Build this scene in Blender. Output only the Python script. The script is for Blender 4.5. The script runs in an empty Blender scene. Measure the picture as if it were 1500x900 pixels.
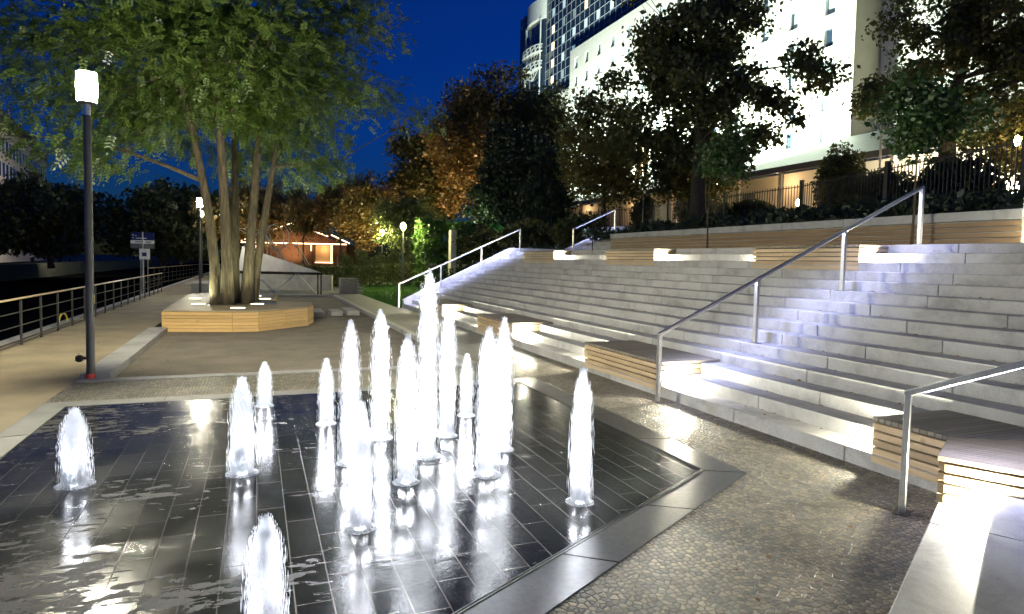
import bpy, bmesh, math, random
import numpy as np
from mathutils import Vector, Matrix, Euler

SC = bpy.context.scene
COL = SC.collection
R = math.radians

# ------------------------------------------------------------------ camera
cam = bpy.data.objects.new('camera', bpy.data.cameras.new('camera'))
COL.objects.link(cam)
YAW, PITCH, ROLL, EYE = 0.3832, 0.0545, 0.0220, 1.803
fw = Vector((math.sin(YAW) * math.cos(PITCH), math.cos(YAW) * math.cos(PITCH), -math.sin(PITCH)))
rt = Vector((math.cos(YAW), -math.sin(YAW), 0))
up = rt.cross(fw)
r2 = rt * math.cos(ROLL) + up * math.sin(ROLL)
u2 = up * math.cos(ROLL) - rt * math.sin(ROLL)
mw = Matrix((r2, u2, -fw)).transposed().to_4x4()
mw.translation = Vector((0, 0, EYE))
cam.matrix_world = mw
cam.data.sensor_width = 36
cam.data.lens = 36 * 930 / 1500
cam.data.shift_y = -15.4 / 1500
cam.data.clip_start = 0.05
cam.data.clip_end = 2000
SC.camera = cam

# ------------------------------------------------------------------ render / exposure
SC.view_settings.view_transform = 'Standard'
SC.view_settings.look = 'None'
SC.view_settings.exposure = 1.2
SC.view_settings.gamma = 1.0
SC.view_settings.use_curve_mapping = False
SC.render.engine = 'CYCLES'
cy = SC.cycles
cy.use_denoising = True
cy.denoiser = 'OPENIMAGEDENOISE'
cy.use_adaptive_sampling = True
cy.adaptive_threshold = 0.02
cy.max_bounces = 6
cy.diffuse_bounces = 2
cy.glossy_bounces = 3
cy.transmission_bounces = 4
cy.transparent_max_bounces = 8
cy.sample_clamp_indirect = 4.0
cy.sample_clamp_direct = 0.0
cy.caustics_reflective = False
cy.caustics_refractive = False
cy.use_light_tree = True

# ------------------------------------------------------------------ sky after sunset
SUN_EL, SUN_ROT = R(1.0), R(250)
world = bpy.data.worlds.new('World')
SC.world = world
world.use_nodes = True
wt = world.node_tree
wt.nodes.clear()
sky = wt.nodes.new('ShaderNodeTexSky')
sky.sky_type = 'NISHITA'
sky.sun_disc = False
sky.sun_elevation = SUN_EL
sky.sun_rotation = SUN_ROT
sky.ozone_density = 6.0
sky.dust_density = 0.2
tint = wt.nodes.new('ShaderNodeMixRGB')
tint.blend_type = 'MULTIPLY'
tint.inputs[0].default_value = 1.0
tint.inputs[2].default_value = (0.20, 0.44, 0.80, 1)
bg = wt.nodes.new('ShaderNodeBackground')
bg.inputs[1].default_value = 0.145
wo = wt.nodes.new('ShaderNodeOutputWorld')
wt.links.new(sky.outputs[0], tint.inputs[1])
wt.links.new(tint.outputs[0], bg.inputs[0])
wt.links.new(bg.outputs[0], wo.inputs[0])

# ------------------------------------------------------------------ lamp helper
def lamp(kind, name, loc, power, color, size=0.1, aim=None, parent=None, spot=None, blend=0.3, size_y=None, falloff=None):
    d = bpy.data.lights.new(name, kind)
    d.energy = power
    d.color = color
    o = bpy.data.objects.new(name, d)
    COL.objects.link(o)
    if kind in ('POINT', 'SPOT'):
        d.shadow_soft_size = size
    if kind == 'SPOT':
        d.spot_size = spot
        d.spot_blend = blend
    if kind == 'AREA':
        d.size = size
        if size_y:
            d.shape = 'RECTANGLE'
            d.size_y = size_y
    loc = Vector(loc)
    q = Vector(aim).to_track_quat('-Z', 'Y') if aim is not None else Euler((0, 0, 0)).to_quaternion()
    if parent is not None:
        o.parent = parent
        loc = loc - Vector(parent.location)
    o.location = loc
    o.rotation_mode = 'QUATERNION'
    o.rotation_quaternion = q
    if falloff:
        d.use_nodes = True
        nt = d.node_tree
        em = next(n for n in nt.nodes if n.type == 'EMISSION')
        fo = nt.nodes.new('ShaderNodeLightFalloff')
        fo.inputs[0].default_value = 1.0
        nt.links.new(fo.outputs[falloff], em.inputs['Strength'])
    return o

# ------------------------------------------------------------------ mesh builder
class MB:
    def __init__(s):
        s.v = []; s.f = []; s.n = 0
    def add(s, vs, fs):
        b = s.n
        s.v.extend([tuple(p) for p in vs]); s.n += len(vs)
        s.f.extend([tuple(b + i for i in f) for f in fs])
        return s
    def obox(s, o, ux, uy, uz):
        o, ux, uy, uz = Vector(o), Vector(ux), Vector(uy), Vector(uz)
        p = [o, o + ux, o + ux + uy, o + uy]
        p += [q + uz for q in p]
        return s.add(p, [(0, 3, 2, 1), (4, 5, 6, 7), (0, 1, 5, 4), (1, 2, 6, 5), (2, 3, 7, 6), (3, 0, 4, 7)])
    def box(s, x0, x1, y0, y1, z0, z1):
        return s.obox((x0, y0, z0), (x1 - x0, 0, 0), (0, y1 - y0, 0), (0, 0, z1 - z0))
    def cbox(s, c, ux, L, w, h):
        # centred bar: centre c, unit dir ux (horizontal or not), length L, width w, height h
        ux = Vector(ux).normalized(); uz = Vector((0, 0, 1))
        if abs(ux.z) > 0.99: uz = Vector((1, 0, 0))
        uy = uz.cross(ux).normalized(); uz = ux.cross(uy)
        c = Vector(c)
        return s.obox(c - ux * L / 2 - uy * w / 2 - uz * h / 2, ux * L, uy * w, uz * h)
    def bar(s, a, b, w, h):
        a, b = Vector(a), Vector(b)
        return s.cbox((a + b) / 2, b - a, (b - a).length, w, h)
    def prism(s, poly, z0, z1):
        n = len(poly)
        area = sum(poly[i][0] * poly[(i + 1) % n][1] - poly[(i + 1) % n][0] * poly[i][1] for i in range(n))
        if area < 0: poly = poly[::-1]
        vs = [(p[0], p[1], z0) for p in poly] + [(p[0], p[1], z1) for p in poly]
        fs = [tuple(range(n))[::-1], tuple(range(n, 2 * n))] + [(i, (i + 1) % n, n + (i + 1) % n, n + i) for i in range(n)]
        return s.add(vs, fs)
    def slab(s, pts, thick):
        # quad/poly in 3D extruded along its normal
        pts = [Vector(p) for p in pts]; n = len(pts)
        nm = (pts[1] - pts[0]).cross(pts[2] - pts[0]).normalized() * thick
        vs = pts + [p + nm for p in pts]
        return s.add(vs, [tuple(range(n))[::-1], tuple(range(n, 2 * n))] + [(i, (i + 1) % n, n + (i + 1) % n, n + i) for i in range(n)])
    def tube(s, pts, rad, n=8, cap=True):
        pts = [Vector(p) for p in pts]; m = len(pts)
        if not hasattr(rad, '__len__'): rad = [rad] * m
        vs = []; fs = []
        ref = Vector((0, 0, 1))
        t0 = (pts[1] - pts[0]).normalized()
        if abs(t0.dot(ref)) > 0.95: ref = Vector((1, 0, 0))
        a = t0.cross(ref).normalized()
        for i in range(m):
            t = (pts[min(i + 1, m - 1)] - pts[max(i - 1, 0)]).normalized()
            a = (a - t * a.dot(t)).normalized(); b = t.cross(a)
            for k in range(n):
                g = 2 * math.pi * k / n
                vs.append(pts[i] + (a * math.cos(g) + b * math.sin(g)) * rad[i])
        for i in range(m - 1):
            for k in range(n):
                fs.append((i * n + k, i * n + (k + 1) % n, (i + 1) * n + (k + 1) % n, (i + 1) * n + k))
        if cap:
            fs.append(tuple(range(n))[::-1]); fs.append(tuple(range((m - 1) * n, m * n)))
        return s.add(vs, fs)
    def lathe(s, c, prof, n=20):
        vs = []; fs = []
        for r, z in prof:
            for k in range(n):
                g = 2 * math.pi * k / n
                vs.append((c[0] + r * math.cos(g), c[1] + r * math.sin(g), c[2] + z))
        for i in range(len(prof) - 1):
            for k in range(n):
                fs.append((i * n + k, i * n + (k + 1) % n, (i + 1) * n + (k + 1) % n, (i + 1) * n + k))
        fs.append(tuple(range(n))[::-1]); fs.append(tuple(range((len(prof) - 1) * n, len(prof) * n)))
        return s.add(vs, fs)
    def build(s, name, mat, parent=None, loc=None, bevel=0, smooth=False, segs=1):
        off = Vector(parent.location) if parent is not None else (Vector(loc) if loc is not None else Vector((0, 0, 0)))
        if parent is not None and parent.parent is not None:
            off = off + Vector(parent.parent.location)
        me = bpy.data.meshes.new(name)
        me.from_pydata([tuple(Vector(p) - off) for p in s.v], [], s.f)
        if bevel:
            bm = bmesh.new(); bm.from_mesh(me)
            bmesh.ops.bevel(bm, geom=list(bm.edges), offset=bevel, segments=segs, affect='EDGES', profile=0.5, clamp_overlap=True)
            bm.to_mesh(me); bm.free()
        if smooth:
            me.polygons.foreach_set('use_smooth', [True] * len(me.polygons))
        me.materials.append(mat)
        me.update()
        o = bpy.data.objects.new(name, me)
        COL.objects.link(o)
        if parent is not None: o.parent = parent
        elif loc is not None: o.location = loc
        return o

def npmesh(name, V, F, mat, parent=None, loc=(0, 0, 0), smooth=False):
    """V (n,3) array, F (m,k) int array with the same k everywhere."""
    me = bpy.data.meshes.new(name)
    V = np.asarray(V, np.float32); F = np.asarray(F, np.int32); k = F.shape[1]
    off = np.array(parent.location if parent is not None else loc, np.float32)
    me.vertices.add(len(V)); me.vertices.foreach_set('co', (V - off).ravel())
    me.loops.add(F.size); me.loops.foreach_set('vertex_index', F.ravel())
    me.polygons.add(len(F)); me.polygons.foreach_set('loop_start', np.arange(len(F), dtype=np.int32) * k)
    me.update(calc_edges=True)
    if smooth: me.polygons.foreach_set('use_smooth', np.ones(len(F), bool))
    me.materials.append(mat)
    o = bpy.data.objects.new(name, me)
    COL.objects.link(o)
    if parent is not None: o.parent = parent
    else: o.location = loc
    return o

def tag(o, label=None, cat=None, group=None, kind=None):
    if label: o['label'] = label
    if cat: o['category'] = cat
    if group: o['group'] = group
    if kind: o['kind'] = kind
    return o
def thing(name, label, cat, loc=(0, 0, 0), group=None):
    o = bpy.data.objects.new(name, None)
    o.empty_display_size = 0.2
    COL.objects.link(o); o.location = loc
    return tag(o, label, cat, group)
def dup(root, loc, rotz=0, label=None, scale=None):
    r = root.copy(); COL.objects.link(r); r.location = loc; r.rotation_euler = (0, 0, rotz)
    if scale: r.scale = scale
    if label: r['label'] = label
    for ch in list(root.children):
        c = ch.copy(); COL.objects.link(c); c.parent = r
        for g in ch.children:
            d = g.copy(); COL.objects.link(d); d.parent = c
    return r

# ------------------------------------------------------------------ materials
class NT:
    def __init__(s, name):
        s.m = bpy.data.materials.new(name); s.m.use_nodes = True
        s.t = s.m.node_tree
        s.p = next(n for n in s.t.nodes if n.type == 'BSDF_PRINCIPLED')
        s.out = next(n for n in s.t.nodes if n.type == 'OUTPUT_MATERIAL')
    def n(s, typ, **kw):
        nd = s.t.nodes.new('ShaderNode' + typ)
        for k, v in kw.items(): setattr(nd, k, v)
        return nd
    def l(s, a, b): s.t.links.new(a, b)
    def pos(s, stretch=(1, 1, 1), rot=(0, 0, 0)):
        g = s.n('NewGeometry'); mp = s.n('Mapping')
        mp.inputs['Scale'].default_value = stretch; mp.inputs['Rotation'].default_value = rot
        s.l(g.outputs['Position'], mp.inputs[0]); return mp.outputs[0]
    def noise(s, vec, scale, detail=5, rough=.55, dist=0):
        nz = s.n('TexNoise'); nz.inputs['Scale'].default_value = scale; nz.inputs['Detail'].default_value = detail
        nz.inputs['Roughness'].default_value = rough; nz.inputs['Distortion'].default_value = dist
        s.l(vec, nz.inputs['Vector']); return nz.outputs[0]
    def ramp(s, fac, stops):
        r = s.n('ValToRGB'); e = r.color_ramp.elements
        while len(e) < len(stops): e.new(0.5)
        for i, (p, c) in enumerate(stops):
            e[i].position = p; e[i].color = (c, c, c, 1) if not hasattr(c, '__len__') else (*c, 1)
        s.l(fac, r.inputs[0]); return r.outputs[0]
    def mix(s, fac, a, b, blend='MIX'):
        m = s.n('MixRGB', blend_type=blend)
        for i, x in ((0, fac), (1, a), (2, b)):
            if hasattr(x, 'links'): s.l(x, m.inputs[i])
            elif hasattr(x, '__len__'): m.inputs[i].default_value = (*x, 1)
            else: m.inputs[i].default_value = x if i == 0 else (x, x, x, 1)
        return m.outputs[0]
    def math(s, op, a, b=0, clamp=False):
        m = s.n('Math', operation=op); m.use_clamp = clamp
        for i, x in ((0, a), (1, b)):
            if hasattr(x, 'links'): s.l(x, m.inputs[i])
            else: m.inputs[i].default_value = x
        return m.outputs[0]
    def bump(s, h, strength=.3, dist=.01, normal=None):
        b = s.n('Bump'); b.inputs['Strength'].default_value = strength; b.inputs['Distance'].default_value = dist
        s.l(h, b.inputs['Height'])
        if normal is not None: s.l(normal, b.inputs['Normal'])
        return b.outputs[0]
    def set(s, **kw):
        for k, v in kw.items():
            i = s.p.inputs[k]
            if hasattr(v, 'links'): s.l(v, i)
            elif hasattr(v, '__len__'): i.default_value = (*v, 1)
            else: i.default_value = v
        return s

def mat(name, c1, c2=None, scale=4, rough=.6, bump=0, bscale=60, metal=0, stretch=(1, 1, 1), island=0, spec=.5, bdist=.01, r2=None):
    t = NT(name); v = t.pos(stretch)
    c2 = c2 or tuple(x * .75 for x in c1)
    nz = t.noise(v, scale)
    f = t.ramp(nz, [(.35, 0), (.65, 1)])
    c = t.mix(f, c1, c2)
    if island:
        g = t.n('NewGeometry')
        k = t.ramp(g.outputs['Random Per Island'], [(0, 1 - island), (1, 1 + island)])
        c = t.mix(1.0, c, k, 'MULTIPLY')
    t.set(**{'Base Color': c, 'Metallic': metal, 'Specular IOR Level': spec})
    if r2 is not None:
        t.set(Roughness=t.math('ADD', t.math('MULTIPLY', nz, r2 - rough), rough))
    else: t.set(Roughness=rough)
    if bump:
        t.set(Normal=t.bump(t.noise(v, bscale), bump, bdist))
    return t.m

def glow(name, col, strength):
    t = NT(name); t.set(**{'Base Color': (.8, .8, .8), 'Emission Color': col, 'Emission Strength': strength})
    return t.m

def leafmat(name, c1, c2, trans=.35):
    t = NT(name); g = t.n('NewGeometry')
    c = t.ramp(g.outputs['Random Per Island'], [(0, c1), (1, c2)])
    c = t.mix(1.0, c, t.ramp(t.noise(t.pos(), .9, 2), [(.3, .65), (.7, 1.25)]), 'MULTIPLY')
    d = t.n('BsdfDiffuse'); tr = t.n('BsdfTranslucent'); mx = t.n('MixShader'); gl = t.n('BsdfGlossy'); m2 = t.n('MixShader')
    t.l(c, d.inputs[0]); t.l(c, tr.inputs[0]); mx.inputs[0].default_value = trans
    t.l(d.outputs[0], mx.inputs[1]); t.l(tr.outputs[0], mx.inputs[2])
    gl.inputs['Roughness'].default_value = .45; m2.inputs[0].default_value = .04
    t.l(mx.outputs[0], m2.inputs[1]); t.l(gl.outputs[0], m2.inputs[2])
    t.l(m2.outputs[0], t.out.inputs[0])
    return t.m

# granite of the steps: speckled grey with stains
def granite_mat(name, base=(.345, .34, .325)):
    t = NT(name); v = t.pos()
    sp = t.ramp(t.noise(v, 190, 3, .7), [(.3, .55), (.7, 1.25)])
    st = t.ramp(t.noise(v, 1.7, 7, .7, .4), [(.28, .50), (.5, .95), (.72, 1.12)])
    g = t.n('NewGeometry')
    isl = t.ramp(g.outputs['Random Per Island'], [(0, .92), (1, 1.06)])
    c = t.mix(1, t.mix(1, t.mix(1, base, sp, 'MULTIPLY'), st, 'MULTIPLY'), isl, 'MULTIPLY')
    moss = t.ramp(t.noise(v, 2.2, 5, .6, .5), [(.60, 0), (.74, .5)])
    c = t.mix(moss, c, (.20, .18, .11))
    t.set(**{'Base Color': c, 'Roughness': .62, 'Normal': t.bump(t.noise(v, 160, 4, .7), .35, .004)})
    return t.m

def wood_mat(name, a, b, along='y', island=.18, rough=.6):
    t = NT(name)
    st = {'x': (1.2, 22, 22), 'y': (22, 1.2, 22), 'z': (22, 22, 1.2), 'xy': (3, 3, 40)}[along]
    v = t.pos(st)
    g1 = t.noise(v, 1.0, 6, .6, .6)
    c = t.mix(t.ramp(g1, [(.3, 0), (.7, 1)]), a, b)
    g = t.n('NewGeometry')
    c = t.mix(1, c, t.ramp(g.outputs['Random Per Island'], [(0, 1 - island), (1, 1 + island)]), 'MULTIPLY')
    kn = t.ramp(t.noise(t.pos(), 5, 2), [(.70, 0), (.76, .55)])
    c = t.mix(kn, c, tuple(x * .35 for x in a))
    t.set(**{'Base Color': c, 'Roughness': rough, 'Normal': t.bump(g1, .25, .004)})
    return t.m

# dark slate slabs under a broken film of water
def slate_mat():
    t = NT('wet_slate')
    g = t.n('NewGeometry'); sx = t.n('SeparateXYZ'); cb = t.n('CombineXYZ')
    t.l(g.outputs['Position'], sx.inputs[0]); t.l(sx.outputs['Y'], cb.inputs[0]); t.l(sx.outputs['X'], cb.inputs[1])
    br = t.n('TexBrick'); br.offset = .5
    br.inputs['Scale'].default_value = 1; br.inputs['Brick Width'].default_value = .56; br.inputs['Row Height'].default_value = .1875
    br.inputs['Mortar Size'].default_value = .0035; br.inputs['Mortar Smooth'].default_value = .2
    br.inputs['Color1'].default_value = (.011, .011, .012, 1); br.inputs['Color2'].default_value = (.020, .020, .019, 1)
    br.inputs['Mortar'].default_value = (.075, .07, .06, 1)
    t.l(cb.outputs[0], br.inputs['Vector'])
    v = t.pos()
    # damp, matt patches where the film of water has gone
    big = t.noise(t.pos((.75, 1.5, 1)), .85, 3, .5, .3)
    fine = t.noise(t.pos((2.2, 5.5, 1)), 2.4, 6, .65, .4)
    m = t.math('ADD', t.math('MULTIPLY', big, .46), t.math('MULTIPLY', fine, .54))
    lx = t.math('ADD', t.math('MULTIPLY', sx.outputs['X'], -.03), t.math('MULTIPLY', t.math('ABSOLUTE', t.math('ADD', sx.outputs['Y'], -6.0)), .026))
    dv = t.n('VectorMath', operation='DISTANCE'); dv.inputs[1].default_value = (-.9, 3.5, 0); t.l(g.outputs['Position'], dv.inputs[0])
    worn = t.math('MULTIPLY', t.math('SUBTRACT', 1.0, t.math('MULTIPLY', dv.outputs['Value'], .55), True), .06)
    m = t.math('ADD', t.math('ADD', m, lx), worn)
    dry = t.ramp(m, [(.625, 0), (.65, 1)])
    col = t.mix(t.math('MULTIPLY', dry, .75), br.outputs['Color'], (.075, .072, .066))
    stone = t.noise(v, 14, 6, .65)
    rip = t.noise(t.pos((7, 22, 1)), 1.6, 4, .6, .8)
    area = t.ramp(t.noise(t.pos((.8, 1.4, 1)), 1.1, 3, .6), [(.60, 0), (.70, 1)])
    rough = t.math('ADD', t.math('MULTIPLY', dry, .36), t.math('ADD', t.math('MULTIPLY', t.ramp(t.noise(v, 1.6, 4), [(.35, 0), (.65, 1)]), .09), .115))
    n1 = t.bump(stone, .12, .01)
    n2 = t.bump(t.math('MULTIPLY', rip, area), .3, .010, n1)
    n3 = t.bump(t.math('MULTIPLY', t.noise(v, 42, 5, .8), dry), 1.0, .03, n2)
    n4 = t.bump(t.math('MULTIPLY', br.outputs['Fac'], -1), .3, .003, n3)
    t.set(**{'Base Color': col, 'Roughness': rough, 'Normal': n4, 'Specular IOR Level': .19})
    return t.m

def cobble_mat():
    t = NT('small_cobbles')
    v = t.pos()
    wv = t.n('VectorMath', operation='ADD')
    nz = t.n('TexNoise'); nz.inputs['Scale'].default_value = 3.0
    t.l(v, nz.inputs['Vector'])
    sc = t.n('VectorMath', operation='SCALE'); sc.inputs['Scale'].default_value = .035
    t.l(nz.outputs['Color'], sc.inputs[0]); t.l(v, wv.inputs[0]); t.l(sc.outputs[0], wv.inputs[1])
    def vor(feature):
        vo = t.n('TexVoronoi', feature=feature); vo.inputs['Scale'].default_value = 24
        vo.voronoi_dimensions = '2D'; vo.inputs['Randomness'].default_value = .75
        t.l(wv.outputs[0], vo.inputs['Vector']); return vo
    e = vor('DISTANCE_TO_EDGE'); f1 = vor('F1')
    edge = t.ramp(e.outputs['Distance'], [(0, 0), (.14, .85), (.5, 1)])
    hs = t.n('SeparateColor'); t.l(f1.outputs['Color'], hs.inputs[0])
    tone = t.ramp(hs.outputs[0], [(0, (.12, .115, .095)), (.5, (.21, .19, .145)), (1, (.32, .275, .18))])
    big = t.ramp(t.noise(v, 1.3, 6, .65), [(.3, .58), (.7, 1.2)])
    c = t.mix(1, t.mix(edge, (.035, .03, .022), tone), big, 'MULTIPLY')
    h = t.math('ADD', t.math('MULTIPLY', edge, 1.0), t.math('ADD', t.math('MULTIPLY', hs.outputs[1], .5), t.math('MULTIPLY', t.noise(v, 48, 5, .7), .8)))
    rg = t.ramp(t.noise(v, 1.1, 4), [(.35, .42), (.65, .66)])
    t.set(**{'Base Color': c, 'Roughness': rg, 'Specular IOR Level': .4, 'Normal': t.bump(h, 1.0, .014)})
    return t.m

M = {}
M['granite'] = granite_mat('granite_grey')
M['kerbstone'] = granite_mat('kerb_granite', (.27, .265, .25))
M['darkgranite'] = mat('wet_dark_granite', (.045, .045, .045), (.03, .03, .03), 30, .22, .12, 220, r2=.42, bdist=.004)
M['paleborder'] = mat('pale_border_concrete', (.20, .195, .175), (.13, .125, .115), 3, .5, .2, 150, bdist=.004)
M['slate'] = slate_mat()
M['cobble'] = cobble_mat()
M['path'] = mat('tan_gravel_path', (.25, .20, .118), (.175, .14, .085), 1.3, .85, .5, 90, bdist=.008)
t = NT('brown_play_sand'); v_ = t.pos()
c_ = t.mix(t.ramp(t.noise(v_, 1.6, 5, .6), [(.35, 0), (.65, 1)]), (.20, .172, .128), (.145, .124, .092))
c_ = t.mix(1, c_, t.ramp(t.noise(v_, 130, 3, .7), [(.3, .6), (.7, 1.3)]), 'MULTIPLY')
hh = t.math('ADD', t.noise(v_, 11, 4, .65), t.math('MULTIPLY', t.noise(v_, 38, 4, .7), .7))
t.set(**{'Base Color': c_, 'Roughness': .95, 'Normal': t.bump(hh, 1.0, .06)}); M['sand'] = t.m
M['pave'] = mat('grey_paving', (.17, .165, .15), (.12, .115, .105), 5, .7, .5, 45, bdist=.008)
M['soil'] = mat('dark_soil', (.03, .035, .015), (.02, .025, .012), 2, .95, .6, 12, bdist=.05)
M['grassbase'] = mat('lawn_base', (.04, .10, .012), (.03, .075, .01), 5, .9, .5, 40, bdist=.02)
M['pine'] = wood_mat('pale_larch_slats', (.40, .30, .18), (.28, .20, .11), 'y')
M['pinex'] = wood_mat('pale_larch_slats_across', (.40, .30, .18), (.28, .20, .11), 'x')
M['pinexy'] = wood_mat('yellow_pine_slats', (.46, .30, .115), (.36, .22, .075), 'xy')
M['deck'] = wood_mat('weathered_deck_boards', (.19, .165, .125), (.13, .11, .08), 'x', .2)
M['deckxy'] = wood_mat('tree_deck_boards', (.24, .19, .115), (.18, .14, .08), 'x', .15)
M['darkwood'] = wood_mat('brown_wall_slats', (.27, .175, .085), (.17, .105, .05), 'y', .12)
M['steel'] = mat('brushed_steel', (.62, .62, .61), (.52, .52, .51), 40, .28, metal=1, r2=.4)
M['slotmetal'] = mat('dark_slot_metal', (.10, .10, .095), rough=.4, metal=.8)
M['iron'] = mat('dark_painted_iron', (.026, .023, .023), (.018, .016, .016), 8, .6, spec=.25)
M['lamppole'] = mat('grey_lamp_pole', (.045, .045, .048), (.035, .035, .037), 10, .42)
M['fence'] = mat('dark_fence_paint', (.05, .045, .04), (.035, .03, .028), 8, .5)
M['gate'] = mat('galvanised_gate', (.35, .36, .34), (.28, .28, .27), 8, .5, metal=.5)
M['bark'] = mat('ridged_bark', (.085, .066, .036), (.03, .023, .013), 3.2, .9, 1.0, 5, stretch=(5, 5, .9), bdist=.06)
M['barkdark'] = mat('dark_bark', (.045, .036, .026), (.02, .017, .013), 4, .9, .8, 6, stretch=(4, 4, 1), bdist=.05)
M['concrete'] = mat('plain_concrete', (.34, .33, .30), (.26, .25, .225), 3, .75, .25, 40)
M['panel'] = mat('pale_ramp_panel', (.36, .345, .315), (.30, .285, .26), 4, .55, stretch=(1, 1, .3))
M['yellow'] = mat('yellow_paint', (.75, .62, .03), rough=.4)
M['white'] = mat('white_paint', (.72, .72, .70), rough=.5)
M['signblue'] = mat('navy_sign_face', (.012, .018, .09), rough=.4)
M['signgrey'] = mat('grey_sign_back', (.12, .13, .12), rough=.4)
M['facade'] = None

# leaves
M['leaf_locust'] = leafmat('locust_leaves', (.038, .085, .012), (.095, .135, .022), .5)
M['leaf_dark'] = leafmat('dark_linden_leaves', (.038, .05, .013), (.09, .09, .022), .45)
M['leaf_orange'] = leafmat('autumn_leaves', (.125, .072, .018), (.08, .078, .018), .4)
M['leaf_brown'] = leafmat('browning_leaves', (.11, .075, .016), (.07, .085, .018), .38)
M['leaf_conifer'] = leafmat('conifer_needles', (.012, .02, .008), (.02, .03, .011), .15)
M['leaf_young'] = leafmat('young_tree_leaves', (.02, .052, .009), (.035, .078, .014), .4)
M['leaf_ivy'] = leafmat('ivy_leaves', (.06, .12, .018), (.03, .07, .012), .3)
M['leaf_hedge'] = leafmat('hedge_leaves', (.05, .08, .018), (.10, .10, .035), .3)
M['leaf_bed'] = leafmat('ground_cover_leaves', (.012, .022, .008), (.03, .04, .016), .2)
M['leaf_grass'] = leafmat('lawn_blades', (.035, .12, .008), (.06, .17, .012), .3)
M['leaf_litter'] = leafmat('fallen_leaf', (.25, .12, .03), (.12, .07, .03), .1)
# ================================================================== GROUND AND SETTING
XS, TR, RS = 5.14, 0.3233, 0.1477          # first riser, tread, rise of the big flight
CX, CYY = 5.14, 3.32                        # corner where the flight turns
UX, UY = -0.8799, -0.4751                   # run of the turned flight
NX, NY = 0.4751, -0.8799                    # its way up
PLZ = 15 * RS

def rect(mb, x0, x1, y0, y1, z):
    return mb.add([(x0, y0, z), (x1, y0, z), (x1, y1, z), (x0, y1, z)], [(0, 1, 2, 3)])
def struct(o): o['kind'] = 'structure'; return o

g = MB(); rect(g, -4.5, 700, -300, 900, -.15); struct(g.build('ground', M['soil']))
g = MB(); rect(g, -700, -27, -300, 900, -.3); struct(g.build('ground', M['soil']))
g = MB()
for a in [(-2.345, 5.14, -4, 9.0), (-2.345, 3.55, 9.0, 10.32), (3.55, 5.14, 9.0, 11.2)]: rect(g, *a, 0)
struct(g.build('pavement', M['cobble']))
g = MB(); rect(g, 3.55, 5.14, 11.2, 23.55, 0); rect(g, 3.55, 4.88, 23.55, 36, 0); struct(g.build('pavement', M['pave']))
g = MB(); rect(g, -4.5, -2.345, -4, 75, 0.004); struct(g.build('path', M['path']))
g = MB(); rect(g, -1.96, 3.38, 10.55, 30.95, -.05); tag(g.build('sand', M['sand']), 'coarse brown play sand filling the bed around the tree deck', 'sand', kind='structure')
g = MB(); rect(g, -2.345, 3.55, 31.2, 60, -.02); rect(g, 3.55, 30, 36, 75, -.03); struct(g.build('terrain', M['pave']))

# canal
def water_mat():
    t = NT('canal_water'); n = t.noise(t.pos((1, .5, 1)), 2.5, 3)
    t.set(**{'Base Color': (.004, .005, .005), 'Roughness': .3, 'Specular IOR Level': 0.0, 'Normal': t.bump(n, .15, .03)}); return t.m
g = MB(); rect(g, -27, -4.62, -300, 900, -1.7); struct(g.build('water', water_mat()))
tag(MB().box(-4.75, -4.5, -20, 75, -2.2, -.002).build('quay_wall', M['concrete']), 'concrete quay wall dropping from the path to the canal', 'quay wall')
tag(MB().box(-27.3, -26.9, -100, 400, -2.2, .2).build('quay_wall', M['soil']), 'far quay wall across the dark canal', 'quay wall')

# kerbs: pale stone strips round the sand bed
def kerb(name, pieces, label, m='kerbstone', z0=-.2, bevel=.008):
    k = MB()
    for p in pieces: k.prism(p, z0, p_z)
    o = k.build(name, M[m], bevel=bevel); return tag(o, label, 'kerb', kind='structure')
def strip(x0, x1, y0, y1, n, along):
    out = []
    for i in range(n):
        if along == 'y':
            a, b = y0 + (y1 - y0) * i / n, y0 + (y1 - y0) * (i + 1) / n - .004
            out.append([(x0, a), (x1, a), (x1, b), (x0, b)])
        else:
            a, b = x0 + (x1 - x0) * i / n, x0 + (x1 - x0) * (i + 1) / n - .004
            out.append([(a, y0), (b, y0), (b, y1), (a, y1)])
    return out
p_z = .075
kerb('kerb', strip(-2.34, -1.96, 10.62, 17.0, 4, 'y'), 'raised grey kerb between the tan path and the sand')
p_z = .012
kerb('kerb', strip(-2.34, 3.38, 10.32, 10.55, 5, 'x'), 'flat pale kerb between the sand and the fountain paving')
p_z = .05
kerb('kerb', strip(3.38, 3.55, 10.32, 31.2, 12, 'y'), 'long grey kerb between the sand and the paving by the steps')
kerb('kerb', strip(-2.34, 3.38, 30.95, 31.2, 4, 'x'), 'grey kerb closing the sand before the ramp')

# ------------------------------------------------------------------ fountain basin (slate slabs, drain slot, borders)
fl = [(-2.05, 8.69), (3.65, 8.69), (3.65, 4.47)]
fd = Vector((-2.66, -1.44)).normalized()
fn_ = Vector((1.44, -2.66)).normalized()          # out of the basin
def fpt(s, off=0): return (3.65 + fd.x * s + fn_.x * off, 4.47 + fd.y * s + fn_.y * off)
s_end = (3.65 + 2.05) / -fd.x
fe = fpt(s_end)                                    # where the slanted edge meets the west border
g = MB(); g.add([(-2.05, 8.69, .004), (-2.05, fe[1], .004), (3.65, 4.47, .004), (3.65, 8.69, .004)], [(0, 1, 2, 3)])
struct(g.build('pavement', M['slate']))
fr = thing('fountain_border', 'dark wet granite frame and drain slot round the slate fountain floor', 'fountain border', (3.65, 4.47, 0))
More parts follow.
